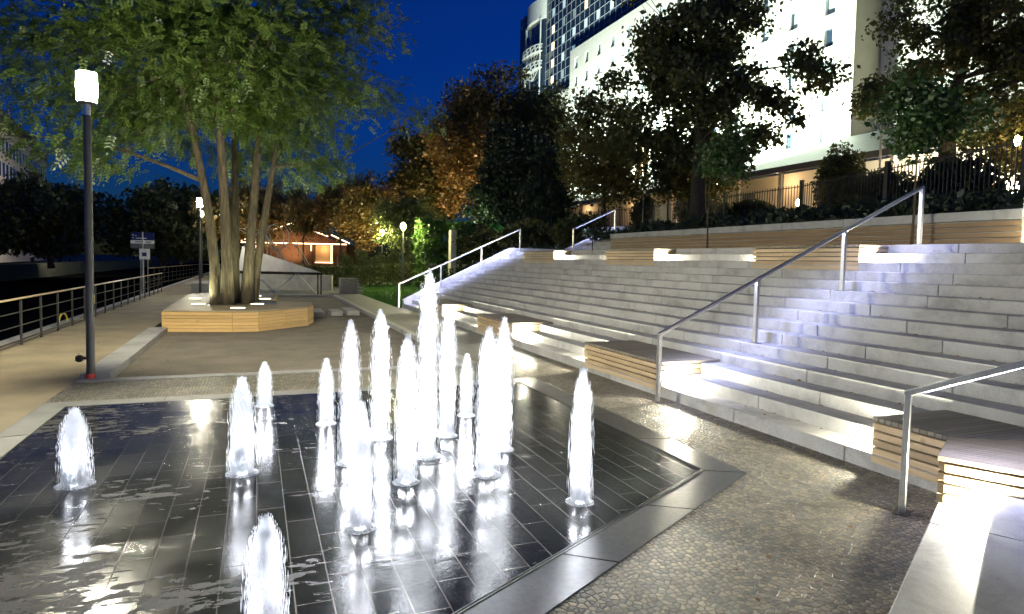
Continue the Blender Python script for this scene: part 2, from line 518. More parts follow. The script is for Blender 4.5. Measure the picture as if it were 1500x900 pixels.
# east border, mitred at the corner with the slanted one
oc = (3.98, 4.30)
def cutq(a, b, c, d, n):
    """n stones along a->b (inner) / d->c (outer)"""
    out = []
    for i in range(n):
        f0, f1 = i / n, (i + 1) / n
        L = lambda p, q, f: (p[0] + (q[0] - p[0]) * f, p[1] + (q[1] - p[1]) * f)
        f1 -= .0022 if i < n - 1 else 0
        out.append([L(a, b, f0), L(a, b, f1), L(d, c, f1), L(d, c, f0)])
    return out
k = MB()
for p in cutq((3.67, 4.46), (3.67, 8.71), (4.02, 8.71), oc, 4): k.prism(p, -.1, .007)
k.build('border_stone', M['darkgranite'], fr, bevel=.002)
k = MB()
for p in cutq((3.65 - .0, 4.452), fpt(s_end, .02), fpt(s_end, .36), (3.975, 4.285), 6): k.prism(p, -.1, .007)
k.build('border_stone', M['darkgranite'], fr, bevel=.002)
k = MB()
for p in cutq((-2.07, 8.71), (4.02, 8.71), (4.02, 8.99), (-2.07, 8.99), 6): k.prism(p, -.1, .007)
k.build('border_stone', M['paleborder'], fr, bevel=.002)
k = MB()
for p in cutq((-2.07, fe[1]), (-2.07, 8.99), (-2.34, 8.99), (-2.34, fe[1] - .2), 5): k.prism(p, -.1, .007)
k.build('border_stone', M['paleborder'], fr, bevel=.002)
k = MB()
a, b = Vector((*fpt(0, .01), .006)), Vector((*fpt(s_end, .01), .006))
k.bar(a, b, .012, .012); k.bar(Vector((*fpt(0, -.012), .004)), Vector((*fpt(s_end, -.012), .004)), .006, .012)
k.bar((3.66, 4.47, .006), (3.66, 8.7, .006), .012, .012); k.bar((-2.06, fe[1], .006), (-2.06, 8.7, .006), .012, .012)
k.build('drain_slot', M['slotmetal'], fr)

# ------------------------------------------------------------------ the great steps
stairs = thing('granite_steps', 'broad grey granite steps climbing from the fountain square to the upper terrace', 'steps', (5.14, 3.32, 0))
def mit(d): return (XS + d, CYY - .5966 * d)
rng = random.Random(3)
YW = 23.65
for k in range(1, 16):
    mb = MB()
    d0, d1 = (k - 1) * TR, k * TR + .05
    if k == 15: d1 = 12.3 - XS
    z0, z1 = (k - 1) * RS - (.2 if k == 1 else .03), k * RS
    # main run, block by block
    y = YW; L = rng.uniform(.8, 1.5)
    while True:
        nxt = y - L
        last = nxt < CYY + .7
        if last:
            a, b = mit(d0), mit(d1)
            mb.prism([(XS + d0, y), (XS + d1, y), b, a], z0, z1); break
        mb.prism([(XS + d0, y), (XS + d1, y), (XS + d1, nxt + .005), (XS + d0, nxt + .005)], z0, z1)
        y = nxt; L = rng.choice((1.3, 1.5, 1.7))
    # turned run
    s = 0; L = rng.uniform(1.0, 1.7); a, b = mit(d0), mit(d1)
    while s < 9:
        e = s + L
        base = lambda d, q: (CX + NX * d + UX * q, CYY + NY * d + UY * q)
        p0 = a if s == 0 else base(d0, s + .005); p1 = b if s == 0 else base(d1, s + .005)
        mb.prism([p0, p1, base(d1, e), base(d0, e)], z0, z1)
        s = e; L = rng.choice((1.1, 1.3, 1.5))
    mb.build('step', M['granite'], stairs, bevel=.007)
# cheek wall closing the steps
ck = MB()
prof = [(5.14, -.1), (5.14, .28), (5.3, .36), (9.45, 2.36), (11.9, 2.36), (14.3, 3.42), (14.9, 3.42), (14.9, -.1)]
vs = [(x, YW + .004, z) for x, z in prof] + [(x, YW + .26, z) for x, z in prof]
n_ = len(prof)
ck.add(vs, [tuple(range(n_)), tuple(range(n_, 2 * n_))[::-1]] + [(i, n_ + i, n_ + (i + 1) % n_, (i + 1) % n_) for i in range(n_)])
tag(ck.build('cheek_wall', granite_mat('cheek_granite', (.46, .46, .46)), loc=(5.14, YW, 0), bevel=.006), 'sloping granite cheek wall closing the far end of the steps', 'cheek wall')

# upper stair beyond the terrace
us = thing('upper_steps', 'short granite stair rising from the terrace beside the cheek wall', 'steps', (12.3, 22, PLZ))
for k in range(1, 7):
    MB().box(12.3 + (k - 1) * .3, 12.3 + k * .3 + .03 + (1.2 if k == 6 else 0), 20.65, YW - .002, PLZ + (k - 1) * .15 - .02, PLZ + k * .15).build('step', M['granite'], us, bevel=.006)
us2 = thing('upper_steps', 'stair at the near end of the planted wall, mostly out of view', 'steps', (12.3, 5.5, PLZ))
for k in range(1, 7):
    MB().box(12.3 + (k - 1) * .3, 12.3 + k * .3 + .03 + (1.2 if k == 6 else 0), 4.0, 6.85, PLZ + (k - 1) * .15 - .02, PLZ + k * .15).build('step', M['granite'], us2, bevel=.006)

# planted retaining wall with timber face and granite cap
rw = thing('retaining_wall', 'long low wall of brown timber slats under a grey granite cap', 'wall', (12.25, 13.8, PLZ))
rng = random.Random(8)
k = MB()
for i in range(5):
    z = PLZ + .01 + i * .102; y = 6.92 + .0 * i
    while y < 20.6:
        e = min(20.62, y + rng.choice((2.4, 3.0, 3.6)))
        k.box(12.22, 12.26, y, e - .004, z, z + .080); y = e
k.build('slat', M['darkwood'], rw, bevel=.003)
k = MB(); y = 6.9
while y < 20.6:
    e = min(20.63, y + 1.8); k.box(12.19, 12.6, y, e - .006, PLZ + .525, PLZ + .70); y = e
k.build('cap', M['granite'], rw, bevel=.008)
MB().box(12.27, 12.58, 6.95, 20.6, PLZ - .05, PLZ + .52).build('core', M['concrete'], rw)

# ------------------------------------------------------------------ planted slope and lawn
def hslope(x, y):
    if y < 23.7: xs = [12.3, 12.6, 16, 22, 27, 60]; zs = [2.75, 2.82, 3.3, 4.1, 4.35, 4.35]
    else:
        s = min(1.2, max(0, (y - 24) / 30)) * 8
        xs = [4.8, 5.6 + s * .95, 9.6 + s, 12.2 + s, 16 + s, 22 + s, 27 + s, 60]; zs = [-.02, .06, 2.0 - s * .09, 2.15 - s * .08, 3.05 - s * .07, 4.0, 4.35, 4.35]
    return float(np.interp(x, xs, zs))
def sheet(name, xs, ys, m, jit=0):
    V = [(x, y, hslope(x, y)) for y in ys for x in xs]; w = len(xs)
    F = [(j * w + i, j * w + i + 1, (j + 1) * w + i + 1, (j + 1) * w + i) for j in range(len(ys) - 1) for i in range(w - 1)]
    return struct(npmesh(name, V, F, m, smooth=True))
sheet('terrain', np.linspace(12.55, 60, 70), np.linspace(-20, 23.6, 40), M['soil'])
sheet('terrain', np.linspace(4.88, 60, 90), np.linspace(23.92, 120, 90), M['grassbase'])

# lawn blades by the cheek wall: uncountable
rs = np.random.RandomState(5)
def blades(name, pts, h, w, m, lab, cat):
    n = len(pts); P = np.array(pts)
    a = rs.uniform(0, 2 * np.pi, n); d = np.stack([np.cos(a), np.sin(a), np.zeros(n)], 1) * w
    lean = np.stack([rs.normal(0, .4, n), rs.normal(0, .4, n), np.ones(n)], 1) * (h * rs.uniform(.5, 1.2, n))[:, None]
    V = np.stack([P - d, P + d, P + lean], 1).reshape(-1, 3); F = np.arange(3 * n).reshape(-1, 3)
    return tag(npmesh(name, V, F, m), lab, cat, kind='stuff')
pts = []
while len(pts) < 42000:
    x, y = 4.9 + 6.5 * rs.rand() ** 1.3, 24 + 20 * rs.rand() ** 1.2
    pts.append((x, y, hslope(x, y) - .005))
blades('grass', pts, .075, .008, M['leaf_grass'], 'short green grass on the bank beside the steps', 'grass')

# leaf helper: n random diamond leaves at positions P with normals roughly random
def leaf_quads(P, size, rs, flat=.5, asp=.6, out=None):
    n = len(P)
    d = rs.normal(0, 1, (n, 3)); d[:, 2] -= .35
    if out is not None: d += out
    d /= np.linalg.norm(d, axis=1)[:, None]
    u = rs.normal(0, 1, (n, 3)); u[:, 2] *= flat
    s = np.cross(d, u); s /= np.linalg.norm(s, axis=1)[:, None] + 1e-9
    L = (size * np.clip(np.exp(rs.normal(-.05, .35, n)), .4, 1.9))[:, None]
    V = np.stack([P, P + d * L * .5 + s * L * asp * .5, P + d * L, P + d * L * .5 - s * L * asp * .5], 1).reshape(-1, 3)
    return V, np.arange(4 * n).reshape(-1, 4)

# ground cover on the planted slope: uncountable
P = []
while len(P) < 26000:
    x, y = 12.6 + 11 * rs.rand() ** 1.7, 6 + 17.5 * rs.rand()
    P.append((x, y, hslope(x, y) + rs.rand() * (.16 + .25 * (math.sin(x * 2.1) * math.sin(y * 1.7) > .2))))
V, F = leaf_quads(np.array(P), .13, rs)
tag(npmesh('ground_cover', V, F, M['leaf_bed']), 'dark leafy ground cover on the slope above the timber wall', 'ground cover', kind='stuff')
P = []
while len(P) < 16000:
    x, y = 9.2 + 12 * rs.rand(), 24.0 + 16 * rs.rand() ** 1.3
    P.append((x, y, hslope(x, y) + rs.rand() ** 1.5 * .45))
V, F = leaf_quads(np.array(P), .14, rs)
tag(npmesh('ground_cover', V, F, M['leaf_bed']), 'dark low undergrowth on the bank behind the cheek wall', 'ground cover', kind='stuff')
# ================================================================== BENCH BOXES WITH LAMPS
WARM = (1.0, .95, .74)
BLUE = (.50, .55, 1.0)
LAMPGLOW = glow('bench_lamp_glass', WARM, 60)
BOXP = 72
def bench_box(y0, y1, zb, zt, x0, label, power=BOXP):
    b = thing('bench_box', label, 'bench', (x0, (y0 + y1) / 2, zb), 'slatted timber bench boxes on the steps')
    rg = random.Random(int(y0 * 100))
    dep = 3 * TR - .01
    n = 5; ph = (zt - .035 - zb) / n
    x0f = x0 - .012
    MB().box(x0 + .03, x0 + dep, y0 + .03, y1 - .03, zb - .06, zt - .04).build('core', M['slotmetal'], b)
    f = MB(); e = {y0: MB(), y1 - .027: MB()}
    for i in range(n):
        z = zb + i * ph
        cuts = [y0] + sorted(y0 + (y1 - y0) * c for c in (.36 + rg.uniform(-.03, .03), .68 + rg.uniform(-.03, .03))) + [y1]
        for a, c in zip(cuts, cuts[1:]): f.box(x0f, x0 + .026, a + .001, c - .002, z, z + ph - .017)
        for yy in (y0, y1 - .027):
            zlo = z
            e[yy].box(x0 + .0275, x0 + dep, yy, yy + .027, zlo, z + ph - .017)
    f.build('front_slat', M['pine'], b, bevel=.002); [q.build('end_slat', M['pinex'], b, bevel=.002) for q in e.values()]
    t = MB(); y = y0 - .004
    while y < y1 - .02:
        t.box(x0f - .004, x0 + dep, y, min(y + .058, y1 + .004), zt - .034, zt); y += .064
    t.build('top_board', M['deck'], b, bevel=.002)
    # flush lamps in both ends
    xl, zl = x0 + .26, zb + .2
    for yl, sg_ in ((y0, -1), (y1, 1)):
        ya, yb = sorted((yl + sg_ * .001, yl + sg_ * .006))
        MB().box(xl - .065, xl + .065, ya, yb, zl - .045, zl + .045).build('lamp_glass', LAMPGLOW, b)
        lamp('POINT', 'bench_lamp_light', (xl, yl + sg_ * .075, zl), power, WARM, .03, parent=b)
    return b
XT = XS + 12 * TR
bench_box(18.27, 21.2, .08, .487, XS, 'lower timber bench box at the far end by the cheek wall')
bench_box(12.66, 15.0, .08, .487, XS, 'lower timber bench box directly behind the tall jets')
bench_box(7.19, 9.40, .08, .487, XS, 'lower timber bench box beside the foot of the steel handrail')
bench_box(18.8, 21.33, 12 * RS + .02, PLZ - .012, XT, 'small upper timber bench box next to the cheek wall')
bench_box(13.14, 15.5, 12 * RS + .02, PLZ - .012, XT, 'upper timber bench box below the gate in the fence')
bench_box(7.43, 9.8, 12 * RS + .02, PLZ - .012, XT, 'upper timber bench box crossed by the long steel handrail')

# corner bench box, bent along the turn of the steps
cb = thing('bench_box', 'wide corner bench box at the turn of the steps with a glaring lamp', 'bench', (5.14, 3.32, .08), 'slatted timber bench boxes on the steps')
dep = 3 * TR - .01; zb, zt = .08, .487; ph = (zt - .035 - zb) / 5
A0 = (XS, 4.0); C0 = (CX, CYY); B0 = (CX + UX * .67, CYY + UY * .67)
def off(p, d, kind):
    if kind == 'm': return (p[0] + d, p[1])
    if kind == 'r': return (p[0] + NX * d, p[1] + NY * d)
    return mit(d)
def qpoly(p, kp, q, kq, da, db): return [off(p, da, kp), off(q, da, kq), off(q, db, kq), off(p, db, kp)]
k = MB(); k.prism([(A0[0] + .03, A0[1] - .03), off(C0, .03, 'c'), off(B0, .03, 'r'), off(B0, dep, 'r'), off(C0, dep, 'c'), (A0[0] + dep, A0[1] - .03)], zb - .06, zt - .04); k.build('core', M['slotmetal'], cb)
f = MB(); e = MB(); e2 = MB()
for i in range(5):
    z = zb + i * ph
    f.prism(qpoly(A0, 'm', C0, 'c', -.012, .026), z, z + ph - .017)
    f.prism(qpoly(C0, 'c', B0, 'r', -.012, .026), z, z + ph - .017)
    P0, P1 = off(B0, .0275, 'r'), off(B0, dep, 'r')
    e.prism([P0, P1, (P1[0] + UX * .027, P1[1] + UY * .027), (P0[0] + UX * .027, P0[1] + UY * .027)], z, z + ph - .017)
    e2.prism([(A0[0] + .0275, 4.0), (A0[0] + dep, 4.0), (A0[0] + dep, 4.027), (A0[0] + .0275, 4.027)], z, z + ph - .017)
f.build('front_slat', M['pine'], cb, bevel=.002)
ENDX = wood_mat('corner_end_slats', (.40, .30, .18), (.28, .20, .11), 'xy')
e.build('end_slat', ENDX, cb, bevel=.002); e2.build('end_slat', ENDX, cb, bevel=.002)
# top boards run across the depth of each leg and meet on the mitre
tm, tr_ = MB(), MB()
def sd(s_, d): return (CX + UX * s_ + NX * d, CYY + UY * s_ + NY * d)
def md(s_, d): return (CX + d, CYY + s_)
for fn2, mb_, lim in ((md, tm, .684), (sd, tr_, .70)):
    s_ = lim
    while s_ > -.5966 * dep + .06:
        a, c = s_, s_ - .057
        da = max(-.016, -a / .5966 + .004); dc = max(-.016, -c / .5966 + .004)
        if dc < dep - .02: mb_.prism([fn2(a, da), fn2(a, dep), fn2(c, dep), fn2(c, dc)], zt - .034, zt)
        s_ -= .063
tm.build('top_board', M['deck'], cb, bevel=.002); tr_.build('top_board', M['deckxy'], cb, bevel=.002)
lb = off(B0, .30, 'r'); lz = .27
def lp(o): return (lb[0] + UX * o, lb[1] + UY * o)
k = MB(); c0 = Vector((*lp(.031), lz)); k.cbox(c0, (NX, NY, 0), .12, .005, .072); k.build('lamp_glass', LAMPGLOW, cb)
lamp('POINT', 'bench_lamp_light', (*lp(.10), lz), BOXP * 1.1, WARM, .035, parent=cb)
MB().box(XS + .2, XS + .33, 4.028, 4.033, .235, .325).build('lamp_glass', LAMPGLOW, cb)
lamp('POINT', 'bench_lamp_light', (XS + .26, 4.1, .28), BOXP, WARM, .03, parent=cb)

# ================================================================== HANDRAILS
LED = glow('handrail_led', BLUE, 6)
def handrail(label, base, dirv, run, hts, power, H=.9):
    """posts at distances `run` along dirv from base, standing at heights hts"""
    bx, by = base; dx, dy = dirv
    h = thing('handrail', label, 'handrail', (bx, by, hts[0]), 'steel handrails on the steps')
    P = [Vector((bx + dx * s, by + dy * s, z)) for s, z in zip(run, hts)]
    side = Vector((-dy, dx, 0))
    for p in P:
        k = MB(); k.obox(p - Vector((dx, dy, 0)) * .022 - side * .03, Vector((dx, dy, 0)) * .044, side * .06, (0, 0, H - .02))
        o = k.build('post', M['steel'], h, bevel=.003)
        k = MB(); k.obox(p - Vector((dx, dy, 0)) * .05 - side * .08 + Vector((0, 0, .0005)), Vector((dx, dy, 0)) * .1, side * .16, (0, 0, .008))
        k.build('base_plate', M['slotmetal'], o)
    a, b = P[0] + Vector((0, 0, H)), P[-1] + Vector((0, 0, H))
    t = (b - a).normalized()
    k = MB(); k.bar(a - t * .025, b + t * .025, .05, .042); k.build('rail', M['steel'], h, bevel=.004)
    dn = Vector((dx, dy, 0)).cross(Vector((-dy, dx, 0))); nrm = t.cross(side).normalized()
    if nrm.z > 0: nrm = -nrm
    k = MB(); k.bar(a + nrm * .024 + t * .1, b + nrm * .024 - t * .1, .014, .006); k.build('led_strip', LED, h)
    m = (a + b) / 2 + nrm * .03
    ln = (b - a).length
    d = lamp('AREA', 'handrail_led_light', m, power, BLUE, ln - .3, aim=nrm, parent=h, size_y=.02)
    # turn the long side of the lamp along the rail
    x = t; z = -nrm; y = z.cross(x)
    d.rotation_quaternion = Matrix((x, y, z)).transposed().to_quaternion()
    d.data.spread = R(135)
    return h
RUN = [0, 1.5904, 3.2069, 4.8234]; HT = [0, 5 * RS, 10 * RS, 15 * RS]
BP = 44
handrail('long steel handrail standing in the middle of the steps', (4.9034, 6.952), (1, 0), RUN, HT, BP)
handrail('steel handrail running up along the far cheek wall', (4.9132, 23.42), (1, 0), RUN, HT, BP * 1.3)
handrail('steel handrail at the turned flight beside the corner bench box', (4.4644, 3.206), (NX, NY), RUN, HT, BP)
handrail('short steel handrail on the upper stair by the cheek wall', (12.11, 23.42), (1, 0), [0, 1.95], [PLZ, 3.11], 20, 1.0)
handrail('steel handrail post at the near end of the planted wall', (11.95, 6.72), (1, 0), [0, 1.95], [PLZ, 3.11], 4, .96)
tag(MB().tube([(12.0, 21.6, PLZ), (12.0, 21.6, PLZ + .98), (12.08, 21.6, PLZ + 1.03), (12.2, 21.6, PLZ + 1.04)], .02, 8).build('slim_post', M['iron'], loc=(12.0, 21.6, PLZ)), 'slim dark post with a bent top at the foot of the upper stair', 'post')
lamp('POINT', 'stair_lamp_light', (12.05, 6.3, PLZ + .3), 45, WARM, .04)

# ================================================================== FOUNTAIN JETS
def water_jet_mat():
    t = NT('aerated_water')
    d = t.n('BsdfDiffuse'); tr = t.n('BsdfTranslucent'); mx = t.n('MixShader')
    d.inputs[0].default_value = (.93, .95, 1, 1); tr.inputs[0].default_value = (.93, .95, 1, 1); mx.inputs[0].default_value = .5
    t.l(d.outputs[0], mx.inputs[1]); t.l(tr.outputs[0], mx.inputs[2]); t.l(mx.outputs[0], t.out.inputs[0]); return t.m
WATER = water_jet_mat()
NOZ = glow('nozzle_lamp_glass', (.85, .9, 1.0), 25)
def droplets(P, L, r):
    """elongated octahedra standing upright, sizes L (half length) and r"""
    n = len(P)
    o = np.array([(1, 0, 0), (0, 1, 0), (-1, 0, 0), (0, -1, 0), (0, 0, 1), (0, 0, -1)], float)
    S = np.stack([r, r, L], 1)
    V = (P[:, None, :] + o[None] * S[:, None, :]).reshape(-1, 3)
    f = np.array([(0, 1, 4), (1, 2, 4), (2, 3, 4), (3, 0, 4), (1, 0, 5), (2, 1, 5), (3, 2, 5), (0, 3, 5)])
    F = (np.arange(n)[:, None, None] * 6 + f[None]).reshape(-1, 3)
    return V, F
def jet_proto(seed, n, dens, core, edge, nose):
    """unit jet (height 1, radius 1): a rising stream and the bullet shaped veil of falling drops"""
    rs = np.random.RandomState(seed)
    nc = int(n * dens)
    z = rs.rand(nc)
    rr = core * (.6 + .9 * z) * np.sqrt(rs.rand(nc)); a = rs.rand(nc) * 2 * np.pi
    P1 = np.stack([rr * np.cos(a), rr * np.sin(a), z], 1)
    nv = n - nc
    hi = 1 - .035 * rs.rand(nv) ** 2
    z = hi * (1 - rs.rand(nv) ** 1.15)
    env = np.clip(1 - (z / hi) ** nose, 0, 1) ** .55
    k = np.minimum(np.hypot(rs.normal(0, .40 * edge / .85, nv), rs.normal(0, .40 * edge / .85, nv)), 1.25)
    rr = k * env; a = rs.rand(nv) * 2 * np.pi
    return np.concatenate([P1, np.stack([rr * np.cos(a), rr * np.sin(a), z], 1)])
JETP = 60.0
JETI = 8.0
PROTO = {}
def jet_mesh(kind):
    if kind not in PROTO:
        n, dens, core, edge, nose, h = {'dense': (16000, .14, .26, .85, 3.6, .8), 'tall': (17000, .2, .22, .9, 5.0, 1.25), 'open': (13000, .42, .13, .9, 6.0, 1.4), 'thread': (18000, .30, .10, .8, 8.0, 1.7)}[kind]
        P = jet_proto(len(PROTO) + 3, n, dens, core, edge, nose) * np.array([.11, .11, h])
        rs = np.random.RandomState(2)
        r = .0012 * rs.uniform(.6, 1.4, n); L = rs.uniform(.015, .06, n) * np.clip((1.02 - P[:, 2] / h) * 3, .25, 1); P[:, 2] = np.maximum(P[:, 2], L * .6)
        V, F = droplets(P, L, r); me_o = npmesh('water_column', V, F, WATER)
        PROTO[kind] = (me_o.data, h); bpy.data.objects.remove(me_o)
        ns = 3200; q = rs.rand(ns); rr = .115 * (.30 + .78 * q ** 1.4); a = rs.rand(ns) * 2 * np.pi
        z = .15 * (1 - q) ** 1.5 * rs.rand(ns) + .003
        r = .0026 * rs.uniform(.4, 1.1, ns); V, F = droplets(np.stack([rr * np.cos(a), rr * np.sin(a), z], 1), r * 1.3, r)
        so = npmesh('splash', V, F, WATER); PROTO[kind] += (so.data,); bpy.data.objects.remove(so)
    return PROTO[kind]
def jet(label, x, y, h, Rm=.115, kind='dense', lean=0, seed=0):
    j = thing('water_jet', label, 'fountain jet', (x, y, .004), 'glowing white water jets of the fountain')
    me, h0, sp = jet_mesh(kind)
    o = bpy.data.objects.new('water_column', me); COL.objects.link(o); o.parent = j
    o.scale = (Rm / .138, Rm / .138, h / h0); o.rotation_euler = (0, lean, seed * 1.3); o.location = (0, 0, .008)
    o = bpy.data.objects.new('splash', sp); COL.objects.link(o); o.parent = j; o.rotation_euler = (0, 0, seed * 2.1); o.location = (0, 0, .004); o.scale = (Rm / .115,) * 2 + (1,)
    MB().lathe((x, y, .0045), [(.05, 0), (.05, .002), (.036, .003)], 20).build('nozzle_ring', M['slotmetal'], j)
    MB().lathe((x, y, .0096), [(.034, 0), (.034, .001)], 16).build('nozzle_lamp', NOZ, j)
    for g_ in range(3):
        a = g_ * 2.094 + .3 + seed
        lx, ly = x + .17 * math.cos(a), y + .17 * math.sin(a)
        lamp('SPOT', 'jet_lamp_light', (lx, ly, .02), JETP * h, (.86, .9, 1.0), .02, aim=(x - lx, y - ly, h * .75), parent=j, spot=R(58), blend=.6, falloff=1)
    # point lamps added inside the column to brighten the jet up to its top
    for q in (.055, .22, .42, .64, .86): lamp('POINT', 'jet_core_fill_light', (x + lean * q * h, y, h * q + .01), JETI * h * (4.6 if kind == 'dense' else 1.9 if kind == 'tall' else .8) * (1.3 - .5 * q), (.88, .92, 1.0), .06, parent=j)
    return j
JL = [('short round jet at the path side of the fountain floor', -1.30, 5.72, .60, .125, 'dense'),
 ('jet standing alone between the path side and the cluster', -.11, 5.61, .80, .12, 'dense'),
 ('smallest slim jet at the back edge near the sand', .09, 8.10, .53, .10, 'dense'),
 ('slim jet at the back in front of the sand bed', .70, 7.04, .71, .10, 'dense'),
 ('tall pale jet at the path side of the central cluster', .76, 5.61, 1.26, .105, 'tall'),
 ('bright jet standing lowest in the central cluster', .64, 4.21, .85, .10, 'dense'),
 ('leaning jet with a thin bright core and open veil', 1.15, 6.32, 1.29, .12, 'open'),
 ('thick tall jet in front of the highest one', 1.12, 4.98, 1.20, .10, 'tall'),
 ('highest jet of the fountain with a thread-like core', 1.45, 5.59, 1.71, .12, 'thread'),
 ('straight tall jet behind the highest one', 1.81, 6.19, 1.33, .10, 'tall'),
 ('small jet at the back between the tall ones', 2.26, 6.95, .72, .10, 'dense'),
 ('broad white jet of the pair near the steps', 1.80, 4.95, 1.25, .115, 'tall'),
 ('jet behind the broad one of the pair near the steps', 2.18, 5.58, 1.27, .105, 'tall'),
 ('lone jet close to the corner of the granite border', 2.26, 4.15, 1.01, .10, 'dense'),
 ('jet closest to the viewer, cut off by the picture edge', .04, 3.12, .58, .11, 'dense')]
for i, (lab, x, y, h, Rm, kd) in enumerate(JL):
    jet(lab, x, y, h, Rm, kd, lean=.045 if 'leaning' in lab else 0, seed=i)
k = MB(); ring = []
for i in range(40):
    a = 2 * math.pi * i / 40; ring.append((1.45 + .24 * math.cos(a), 5.59 + .24 * math.sin(a), .0062))
k.tube(ring + [ring[0]], .004, 4, cap=False)
tag(k.build('cover_ring', M['slotmetal'], loc=(1.45, 5.59, 0)), 'round metal cover rim set in the slate round the highest jet', 'cover')
# ================================================================== TREES
def tree(name, label, cat, base, cz, rx, ry, rz, tr, nleaf, lsize, lmat, bark, seed, group=None, cx=0, cyo=0, clear=.3, stems=None, nlimb=14, nclump=120, csig=.5, spray=False, droop=0, shape=None, flat=.5, hollow=None):
    """cz: height of the crown's middle above the base; rx, ry, rz: half sizes; tr: trunk radius at the foot"""
    rs = np.random.RandomState(seed)
    bx, by, bz = base
    root = thing(name, label, cat, base, group)
    C = np.array([bx + cx, by + cyo, bz + cz]); Rv = np.array([rx, ry, rz])
    mb = MB()
    # clump centres: mostly in the outer shell, with gaps
    cl = []
    while len(cl) < nclump:
        d = rs.normal(0, 1, 3); d /= np.linalg.norm(d)
        rad = rs.rand() ** .42
        if shape == 'cone':
            h = rs.rand() ** 1.25; a = rs.rand() * 2 * np.pi; q = (1 - h) * rs.rand() ** .45
            p = np.array([C[0] + rx * q * np.cos(a), C[1] + ry * q * np.sin(a), C[2] - rz + 2 * rz * h])
        else:
            w = 1 + .16 * math.sin(3 * d[0] + 4.1 * d[1] + seed) + .14 * math.sin(5.2 * d[2] - 3 * d[1] + 2 * seed)
            if d[2] < 0: d = d * np.array([1, 1, .8])
            p = C + Rv * d * rad * w * .93
            if hollow and math.hypot(p[0] - bx, p[1] - by) < hollow[0] * (1 - .6 * max(0, p[2] - bz) / hollow[1]) + .3 and p[2] < bz + hollow[1]: continue
            if hollow and p[1] < by - .5 and abs(p[0] - bx + .1) < 2.1 and p[2] < bz + 5.0: continue
        cl.append(p)
    cl = np.array(cl)
    # stems
    st = stems or [((0, 0), (0, 0, 1), 1.0)]
    nodes = []
    for (ox, oy), lean, fr in st:
        H = (cz + rz * .45) * fr; n = 9; pts = []; rad = []
        wob = rs.normal(0, 1, 2)
        for i in range(n):
            f = i / (n - 1)
            pts.append((bx + ox + lean[0] * H * f ** 1.75 + tr * .5 * wob[0] * math.sin(f * 5), by + oy + lean[1] * H * f ** 1.75 + tr * .5 * wob[1] * math.sin(f * 4.3), bz + H * f - .05 * (i == 0)))
            rad.append(tr * fr * ((1 - f) ** .8 * .92 + .08) * (1.28 if i == 0 else 1))
        mb.tube(pts, rad, 9)
        for p, r, f in zip(pts, rad, [i / (n - 1) for i in range(n)]):
            if f > clear: nodes.append((np.array(p), r))
    # limbs to a spread of clumps, then twigs from limb points
    idx = rs.choice(len(cl), min(nlimb, len(cl)), replace=False)
    limbpts = [p for p, r in nodes]
    for i in idx:
        tgt = cl[i]
        cand = sorted(nodes, key=lambda nr: np.linalg.norm(nr[0] - tgt) + 1.4 * max(0, nr[0][2] - tgt[2] + .25 * np.linalg.norm(nr[0][:2] - tgt[:2])))[0]
        a, r0 = cand; n = 6; pts = []; rad = []
        dist = np.linalg.norm(tgt - a)
        side = rs.normal(0, .06, 3) * dist
        for q in range(n):
            f = q / (n - 1)
            p = a + (tgt - a) * f + side * math.sin(f * math.pi) + np.array([0, 0, (.10 - droop) * dist * math.sin(f * math.pi)])
            pts.append(p); rad.append(max(.012, min(r0 * .62, .03 + dist * .018) * (1 - .8 * f)))
        mb.tube(pts, rad, 6); limbpts += pts[1:]
    LP = np.array(limbpts)
    for c in cl:
        j = np.argmin(np.linalg.norm(LP - c, axis=1)); a = LP[j]
        m = (a + c) / 2 + rs.normal(0, .08, 3)
        mb.tube([a, m, c], [.02, .013, .006], 4, cap=False)
    mb.build('trunk', bark, root, smooth=True)
    # foliage
    sig = csig * rs.uniform(.6, 1.35, len(cl))
    if spray:
        ns = nleaf // 9
        w = sig ** 2; w /= w.sum()
        ci = rs.choice(len(cl), ns, p=w)
        P = cl[ci] + np.clip(rs.normal(0, 1, (ns, 3)), -1.8, 1.8) * sig[ci][:, None] * np.array([1, 1, .6])
        d = (P - C) / Rv; d /= np.linalg.norm(d, axis=1)[:, None] + 1e-6
        d = d * .8 + rs.normal(0, .6, (ns, 3)); d[:, 2] -= .12; d /= np.linalg.norm(d, axis=1)[:, None]
        up_ = np.array([0, 0, 1.0]); s = np.cross(d, up_ + rs.normal(0, .25, (ns, 3))); s /= np.linalg.norm(s, axis=1)[:, None] + 1e-9
        Vs = []; L = lsize * rs.uniform(.7, 1.25, ns)[:, None]
        for q in range(9):
            f = (q // 2 + .6) / 5.0; sg = 1 if q % 2 else -1
            if q == 8: e = d; f = 1.0
            else: e = d * .55 + s * sg * .85
            o = P + d * L * 1.9 * f + np.array([0, 0, -1]) * L * (f ** 2) * .35
            ln = L * (.62 if q < 8 else .5)
            n_ = np.cross(e, np.cross(d, s)); n_ /= np.linalg.norm(n_, axis=1)[:, None] + 1e-9
            Vs.append(np.stack([o, o + e * ln * .5 + n_ * ln * .27, o + e * ln, o + e * ln * .5 - n_ * ln * .27], 1))
        V = np.concatenate(Vs, 0).reshape(-1, 3); F = np.arange(len(V)).reshape(-1, 4)
    else:
        w = sig ** 2; w /= w.sum()
        ci = rs.choice(len(cl), nleaf, p=w)
        P = cl[ci] + np.clip(rs.normal(0, 1, (nleaf, 3)), -1.75, 1.75) * sig[ci][:, None] * np.array([1, 1, .65])
        V, F = leaf_quads(P, lsize, rs, flat, .7)
    npmesh('crown', V, F, lmat, root)
    return root

